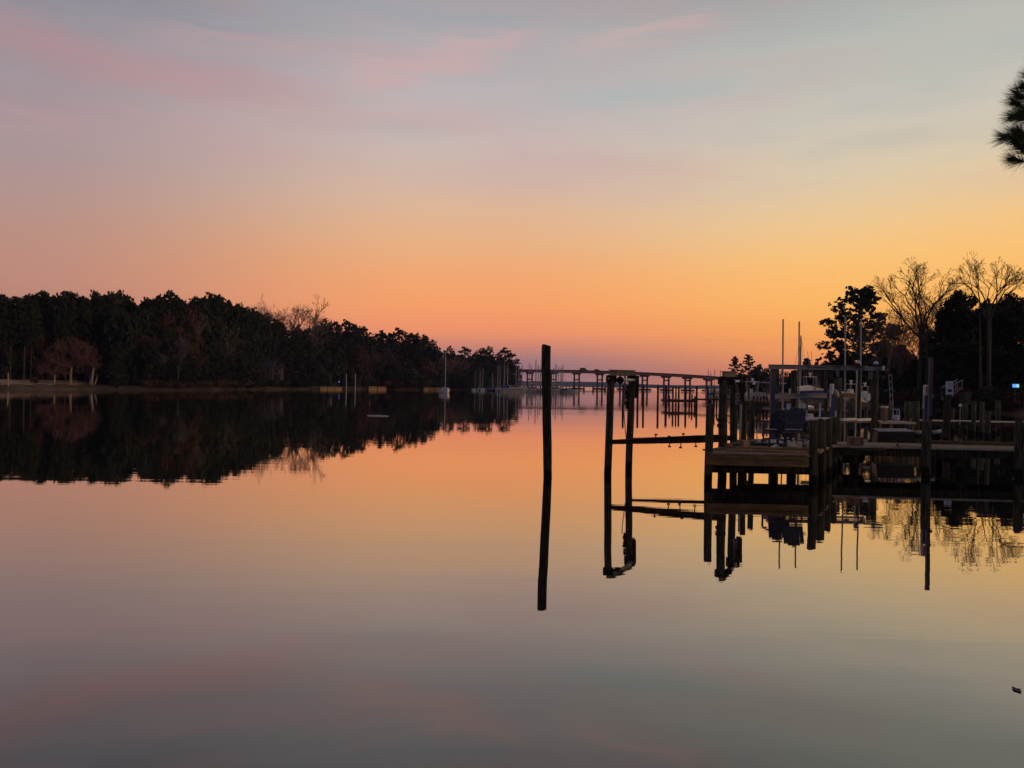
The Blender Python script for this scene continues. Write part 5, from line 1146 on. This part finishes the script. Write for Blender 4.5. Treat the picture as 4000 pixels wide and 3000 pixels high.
# drive-on float with white rollers
Dq = 26.6; q = thing('floating_platform', (X(3500, Dq), Dq, 0), 'long dark drive-on float with white roller ends behind the walkway', 'float')
mb = MB(); mb.prism([(X(3428, Dq), Dq, .36), (X(3574, Dq), Dq, .36), (X(3574, Dq, 1689), Dq, Z(1689, Dq)), (X(3430, Dq, 1689), Dq, Z(1689, Dq)-.02)], (.35, 1, 0), 1.4); mb.build('pontoon', M['black'], q)
mb = MB(); mb.prism([(X(3436, Dq, 1688), Dq+.02, Z(1688, Dq)), (X(3574, Dq, 1688), Dq+.02, Z(1688, Dq))]+[(X(3574, Dq, 1688)+.7, Dq+2, Z(1688, Dq)), (X(3436, Dq, 1688)+.7, Dq+2, Z(1688, Dq))], (0, 0, 1), .03); mb.build('deck', M['tarp'], q)
for px_ in (3579, 3655):
    mb = MB(); mb.tube([(X(px_-6, Dq, 1691), Dq+.1, Z(1691, Dq)), (X(px_+(26 if px_ > 3600 else 36), Dq, 1684 if px_ > 3600 else 1688), Dq+.1, Z(1684 if px_ > 3600 else 1688, Dq))], [.07, .055], 10); mb.build('roller', M['cream'], q, True)
mb = MB(); mb.bar((X(3574, Dq, 1696), Dq+.12, Z(1696, Dq)), (X(3676, Dq, 1690), Dq+.12, Z(1690, Dq)), .06, .06); mb.build('axle', M['pile_dark'], q)
for i, (px_, dd) in enumerate(((3300, 34), (3450, 38), (3330, 40), (3720, 42), (3770, 44), (3900, 43), (3860, 38), (3480, 44))):
    q = thing('dock_piling', (X(px_, dd), dd, 0), 'short dark piling in the shadowed water behind the walkway', 'piling', 'short dark pilings behind the walkway')
    mb = MB(); mb.tube([(X(px_, dd), dd, -1.5), (X(px_, dd), dd, 1.3+.25*(i % 3))], .13, 12); mb.build('shaft', M['pile'], q, True)

# --- far pier in mid channel
fp = thing('pier', (X(2660, 87), 87, 0), 'small far pier head with thin walkway, beyond the cradle beams', 'pier')
D = 87; mb = MB(); mb.box((X(2660, D, 1566), D+1, Z(1566, D)), (3.5, 3.2, .28)); mb.build('deck', M['rust'], fp)
mb = MB(); mb.box((X(2632, D, 1560), D-.4, Z(1560, D)), (1.0, .5, .12)); mb.build('bench', M['deck'], fp)
mb = MB(); mb.bar((X(2720, D, 1561), D+1.5, Z(1561, D)), (X(2930, 89, 1559), 89, Z(1559, 89)), 1.3, .18); mb.build('walkway', M['rust'], fp)
for p, tp, w in ((2602, 1506, 9), (2629, 1511, 7), (2641, 1511, 6), (2652, 1511, 7), (2679, 1507, 8), (2693, 1548, 6), (2703, 1540, 6), (2714, 1548, 6), (2722, 1507, 8), (2615, 1545, 6), (2765, 1545, 6), (2800, 1545, 6), (2840, 1545, 6), (2880, 1545, 6)):
    dd = D+.4*((p*7) % 5); mb = MB(); r = w/F*dd/2; mb.tube([(X(p, dd), dd, -1.5), (X(p, dd, tp), dd, Z(tp, dd))], [r*1.1, r], 10); mb.build('piling', M['pile_dark'], fp)
for p, tp, D, lab in ((2435, 1503, 84, 'slim piling seen between the two left pilings of the empty lift'), (2492, 1505, 85, 'slim piling just right of the back left piling of the empty lift'), (2514, 1505, 85, 'slim far piling standing alone right of the empty lift, left of two'), (2571, 1505, 85, 'slim far piling with a cleat, midway to the far pier')):
    q = thing('channel_piling', (X(p, D), D, 0), lab, 'piling'); mb = MB(); mb.tube([(X(p-1, D), D, -1.5), (X(p, D, tp), D, Z(tp, D))], [.125, .11], 10); mb.build('shaft', M['pile_dark'], q)
    if p == 2571: mb = MB(); mb.bar((X(2571, D, 1524), D-.1, Z(1524, D)), (X(2566, D, 1524), D-.1, Z(1524, D)), .05, .06); mb.bar((X(2566, D, 1526), D-.1, Z(1526, D)), (X(2566, D, 1518), D-.1, Z(1518, D)), .05, .05); mb.build('cleat', M['rust'], q)

# --- boats at the right-hand marina
def tboat(px, D, L, z, label, head, wrap=False):
    root = thing('fishing_boat', (X(px, D), D, z), label, 'motorboat'); OFFS = OFF[root.name]
    v, f = hull_mesh(L, L*.3, L*.13, .3, .85, .45); m3 = Matrix.Rotation(head, 3, 'Z'); T = lambda p: tuple(m3 @ Vector(p)+OFFS)
    link_mesh('hull', [T(p) for p in v], f, M['bluecover'] if wrap else M['whitehull'], root)
    H = L*.13
    if wrap:
        mb = MB(); mb.prism([T((-.46*L, -.14*L, H)), T((.5*L, -.02*L, H*1.35)), T((.15*L, -.12*L, H*1.9)), T((-.05*L, -.12*L, H*2.3)), T((-.42*L, -.13*L, H*1.9))], m3 @ Vector((0, 1, 0)), L*.27); mb.build('shrink_wrap', M['whitehull'], root)
    else:
        mb = MB(); mb.prism([T((-.1*L, -.07*L, H)), T((.12*L, -.07*L, H)), T((.07*L, -.07*L, H*2.1)), T((-.06*L, -.07*L, H*2.0))], m3 @ Vector((0, 1, 0)), L*.14); mb.build('console', M['whitehull'], root)
    mb = MB(); zt = H*4.2 if wrap else H*3.4; c = T((-.02*L, 0, zt)); mb.box(c, (L*.34, L*.22, L*.012), head); mb.build('hardtop', M['whitehull'], root)
    for a in (-.17, .13):
        for s in (-1, 1): mb = MB(); mb.tube([T((a*L*.8, s*L*.1, H*1.2)), T((a*L, s*L*.1, zt))], .03, 5); mb.build('tower_leg', M['alu'], root)
    mb = MB(); mb.tube([T((-.02*L, 0, zt)), T((-.02*L, 0, zt+.18))], [.12, .05], 8); mb.ball(T((-.02*L, 0, zt+.26)), .17, 8, (1, 1, .5)); mb.build('radar_dome', M['whitehull'], root)
    mb = MB(); mb.bar(T((-.5*L-.1, 0, -.1)), T((-.5*L-.15, 0, H*1.5)), .3, .35); mb.build('outboard_motor', M['white'], root)
    return root, T, zt
r_, T, zt = tboat(3166, 66, 3.0, 1.7, 'fishing boat with tall tower, wrapped in white, above the wide grey lift beam', R(0), True)
r_.scale = (1, 1, 1)
mb = MB()
for s in (-1, 1): mb.tube([T((.1, s*.3, zt-.2)), T((-.15, s*.4, zt+2.2))], .018, 4)
mb.build('outrigger', M['alu'], r_)
mb = MB()
for s in (0, .16): mb.bar(T((.25+s, -.2, zt-.1)), T((.62+s, -.2, zt-1.0)), .035, .035)
mb.build('rod_holder', M['newwood'], r_)
tboat(2935, 76, 3.9, 1.2, 'white centre-console boat with a box-shaped motor on the far right-hand dock', R(170))
tboat(3322, 68, 2.7, 1.6, 'white boat stern with blue trim in the right bay of the grey lift', R(95))
tboat(3378, 68, 2.5, 1.5, 'small pointed white boat right of the thin piling in the grey lift', R(75))
d4 = thing('dock_platform', (X(2960, 75), 75, 0), 'dim boat dock with small pale uprights between the layered conifers and the grey lift', 'dock')
D = 75; mb = MB(); mb.box((X(2965, D, 1563), D+1, Z(1563, D)), (3.7, 3, .14)); mb.build('deck', M['deck'], d4)
mb = MB(); mb.box((X(2965, D, 1569), D-.45, Z(1569, D)), (3.3, .08, .2)); mb.build('stringer', M['pile'], d4)
for p, tp in ((2925, 1500), (2945, 1510), (2983, 1512), (2997, 1512), (3012, 1530)): mb = MB(); mb.tube([(X(p, D), D, -1.5), (X(p, D, tp), D, Z(tp, D))], .1, 10); mb.build('piling', M['pile'], d4, True)
for p0, p1, y in ((2972, 3006, 1494), (3028, 3072, 1497)): mb = MB(); mb.bar((X(p0, D, y), D, Z(y, D)), (X(p1, D, y), D, Z(y, D)), .1, .09); mb.build('lift_beam', M['alu'], d4)
for i, (p, y, w, h) in enumerate(((2945, 1498, 9, 12), (2947, 1540, 8, 12), (2960, 1540, 8, 10), (2973, 1541, 10, 15), (2987, 1541, 8, 11), (2998, 1545, 5, 8), (3084, 1588, 20, 20), (3139, 1586, 16, 15), (3048, 1565, 8, 10), (3075, 1562, 9, 10), (3090, 1562, 9, 12), (3108, 1561, 9, 14), (3321, 1562, 9, 12), (3333, 1562, 10, 12))):
    dd = 72 if y < 1550 else 50
    lab = ['pale hooded box high on the dim boat dock', 'small pale dock box, left of a row of five', 'small pale dock box, second of a row of five', 'brightest upright dock box in the row of five', 'tan tilted dock box, fourth of the row of five', 'tiny pale dock box at the right end of the row of five', 'pale blue square seat back behind the navy chairs, left one', 'pale blue square seat back behind the navy chairs, right one',
           'small dull tan box under the wide lift beam, far left', 'dull amber box under the wide lift beam, left of the bright ones', 'amber box under the wide lift beam', 'brightest amber box under the wide lift beam', 'tan box under the lift beam in the right bay, left one', 'tan box under the lift beam in the right bay, right one'][i]
    m_ = 'paleblue' if i in (0, 6, 7) else ('newwood' if i > 7 else 'cream')
    zc = Z(y, dd); q = thing('dock_box', (X(p, dd), dd, zc-h/F*dd/2), lab, 'box'); mb = MB(); mb.box((X(p, dd), dd, zc), (w/F*dd, .3, h/F*dd)); mb.build('body', M[m_], q)
    mb = MB(); mb.box((X(p, dd), dd, zc+h/F*dd/2+.02), (w/F*dd*1.08, .34, .04)); mb.build('lid', M[m_], q)
    mb = MB(); mb.bar((X(p, dd), dd+.1, -1.2), (X(p, dd), dd+.1, zc-h/F*dd/2), .09, .09); mb.build('post', M['pile_dark'], q)
# right-hand marina pilings and low dock behind the grey lift
d5 = thing('pier', (X(3150, 52), 52, 0), 'dark pier beneath and behind the wide grey lift beam', 'pier')
D = 52; mb = MB(); mb.box((X(3170, D), D+1, .85), (5.2, 2.6, .12)); mb.build('deck', M['deck'], d5)
for p in (3048, 3075, 3110, 3150, 3190, 3230, 3290, 3320, 3385): mb = MB(); mb.tube([(X(p, D), D, -1.5), (X(p, D), D, 1.4+.3*math.sin(p))], .13, 10); mb.build('piling', M['pile'], d5, True)
mb = MB(); mb.box((X(3170, D), D-.28, .72), (4.5, .06, .2)); mb.build('stringer', M['pile_dark'], d5)
# more masts/pilings behind small lift at left of the conifers
for i, (p, tp, dd, w) in enumerate(((2765, 1508, 95, 7), (2790, 1512, 95, 7), (2815, 1500, 100, 7), (2888, 1500, 90, 7), (2918, 1520, 90, 7))):
    q = thing('marina_piling', (X(p, dd), dd, 0), 'far dark piling among the boats behind the right pilings of the empty lift', 'piling', 'far pilings behind the empty lift'); mb = MB(); mb.tube([(X(p, dd), dd, -1.5), (X(p, dd, tp), dd, Z(tp, dd))], .12, 10); mb.build('shaft', M['pile_dark'], q)
place_boat(cr, 2796, 180, R(15), .6, 'small far motorboat between the front corner piling and the lift piling')
place_boat(cr, 2850, 170, R(-10), .6, 'small far motorboat behind the right pilings of the empty lift')

# --- floating things
D = DF(1625, 1478); q = thing('floating_pole', (X(1478, D), D, 0), 'thin pale pole floating on the dark reflection of the wood', 'pole')
mb = MB(); mb.tube([(X(1436, D), D+.1, .02), (X(1478, D), D, .035), (X(1520, D), D-.1, .015)], [.025, .035, .02], 8); mb.build('shaft', M['whitehull'], q, True)
DL = DF(2697, 3973); x = X(3973, DL, 2697); q = thing('floating_leaf', (x, DL, .004), 'small dark diamond-shaped leaf floating near the lower right corner', 'leaf')
mb = MB(); s = .031; mb.prism([(x-s, DL-.005, .006), (x-.008, DL-.058, .003), (x+.010, DL-.03, .003), (x+s, DL+.012, .007), (x+.014, DL+.03, .004), (x+.002, DL+.06, .008), (x-.016, DL+.035, .004)], (0, 0, 1), .002); mb.build('blade', M['leafdry'], q)
mb = MB(); mb.tube([(x+s, DL+.012, .007), (x+s+.012, DL+.015, .010)], .0012, 4); mb.build('stem', M['leafdry'], q)

# --- near pine whose bough hangs into the picture at right
rg = random.Random(21); NR = np.random.default_rng(21)
T0 = Vector((8.3, 6.6, 0)); gz = g1(hr, 9.2, 6.6)
T0 = Vector((9.4, 6.8, gz)); pn = thing('pine_tree', tuple(T0), 'near pine at the right edge, only its needle tufts reaching into the sky', 'tree')
mb = MB(); mb.tube([tuple(T0+Vector((0, 0, -.6))), tuple(T0+Vector((.05, 0, 3))), tuple(T0+Vector((-.1, .1, 7))), tuple(T0+Vector((0, 0, 11)))], [.26, .2, .15, .04], 14); mb.build('trunk', M['bark'], pn, True)
def needles(base, d, L, n, nl=.17):
    """long needles along the last stretch L of a shoot pointing in d"""
    d = Vector(d).normalized(); ref = Vector((0, 0, 1)); x_ = d.cross(ref).normalized(); y_ = d.cross(x_)
    for i in range(n):
        t_ = rg.random()**.7; p = base+d*(L*t_); a = rg.uniform(0, 6.28); s = rg.uniform(.25, 1.15)*(1.15-.6*t_)
        nd = (d*math.cos(s)+(x_*math.cos(a)+y_*math.sin(a))*math.sin(s)); q = p+nd*nl*rg.uniform(.7, 1.08)+Vector((0, 0, -.01))
        w = (nd.cross(Vector((0, 1, 0)))).normalized()*.0019; k = len(nm.v); w2 = nd.cross(w).normalized()*.0019
        nm.v += [tuple(p-w), tuple(p+w), tuple(p+w2), tuple(q)]; nm.f += [(k, k+1, k+3), (k+1, k+2, k+3), (k+2, k, k+3)]
def at(px, py, D): return Vector((X(px, D, py), D, Z(py, D, px)))
boughs = [   # attach height, list of (tip base px,py,D, direction)
    (5.2, [(3958, 540, 6.7, (-1, .1, .12)), (3985, 545, 6.9, (-.6, -.5, .35)), (4010, 530, 6.5, (-.7, .4, .3))]),
    (4.4, [(3990, 632, 6.7, (-.9, 0, .18)), (4005, 610, 6.8, (-.45, .2, .9)), (3985, 600, 6.6, (-.5, .1, .75))]),
    (5.9, [(3995, 455, 6.7, (-.9, .1, .05)), (3990, 425, 6.8, (-.9, -.1, .4)), (4005, 395, 6.7, (-.7, .3, .6)), (4012, 450, 6.5, (-.8, -.4, .1)), (4020, 480, 6.9, (-.6, .2, .4))]),
    (6.3, [(4030, 360, 6.7, (-.8, .1, .4)), (4045, 330, 6.8, (-.5, .2, .6))]),
]
nm = MB(); bm_ = MB()
for h0, tips in boughs:
    c = Vector((0, 0, 0))
    for p in tips: c += at(p[0], p[1], p[2])
    c = c/len(tips)+Vector((.55, 0, -.1)); s0 = Vector((T0.x-.05, T0.y, max(2.5, c.z-.35)))
    bm_.tube([tuple(s0), tuple(s0*.5+c*.5+Vector((0, 0, -.12))), tuple(c)], [.05, .03, .015], 7, False)
    for (px_, py_, Dp, d) in tips:
        b = at(px_+16, py_, Dp); bm_.tube([tuple(c), tuple((b+c)/2+Vector((0, 0, -.05))), tuple(b), tuple(b+Vector(d).normalized()*.1)], [.012, .008, .006, .004], 5, False)
        needles(b, d, .10, 190, .172); needles(b+Vector((.12, 0, -.01)), d, .10, 60)
for k in range(46):    # the rest of the crown, outside the picture
    a = k*2.4; hgt = 2.8+k*.18; reach = (2.2-k*.035)*rg.uniform(.7, 1)
    e = T0+Vector((math.cos(a)*reach, math.sin(a)*reach, hgt+.3))
    if e.x/e.y < .72 and e.y > 0: continue
    s0 = T0+Vector((0, 0, hgt)); bm_.tube([tuple(s0), tuple((s0+e)/2), tuple(e)], [.04, .025, .01], 5, False)
    for j in range(3): needles(e+Vector((rg.uniform(-.2, .2), rg.uniform(-.2, .2), rg.uniform(-.1, .15))), (math.cos(a), math.sin(a), rg.uniform(0, .8)), .15, 90)
bm_.build('branches', M['barkdk'], pn); nm.build('needles', M['leafnear'], pn)

# ------------------------------------------------------------------ haze
hz = MB(); hz.box((0, 1350, 30), (5200, 2760, 66)); 
hm = bpy.data.materials.new('evening_haze'); hm.use_nodes = True; t_ = hm.node_tree; t_.nodes.clear()
pv = t_.nodes.new('ShaderNodeVolumePrincipled'); pv.inputs['Color'].default_value = (.42, .52, 1, 1); pv.inputs['Density'].default_value = .00013; pv.inputs['Anisotropy'].default_value = 0
oo = t_.nodes.new('ShaderNodeOutputMaterial'); t_.links.new(pv.outputs[0], oo.inputs['Volume'])
ho = hz.build('haze', hm); tag(ho, kind='stuff')
# drop prototypes that were never used
for o in [o for o in COL.objects if o.parent is None and o.get('label') == 'x']:
    for c in list(o.children): bpy.data.objects.remove(c)
    bpy.data.objects.remove(o)
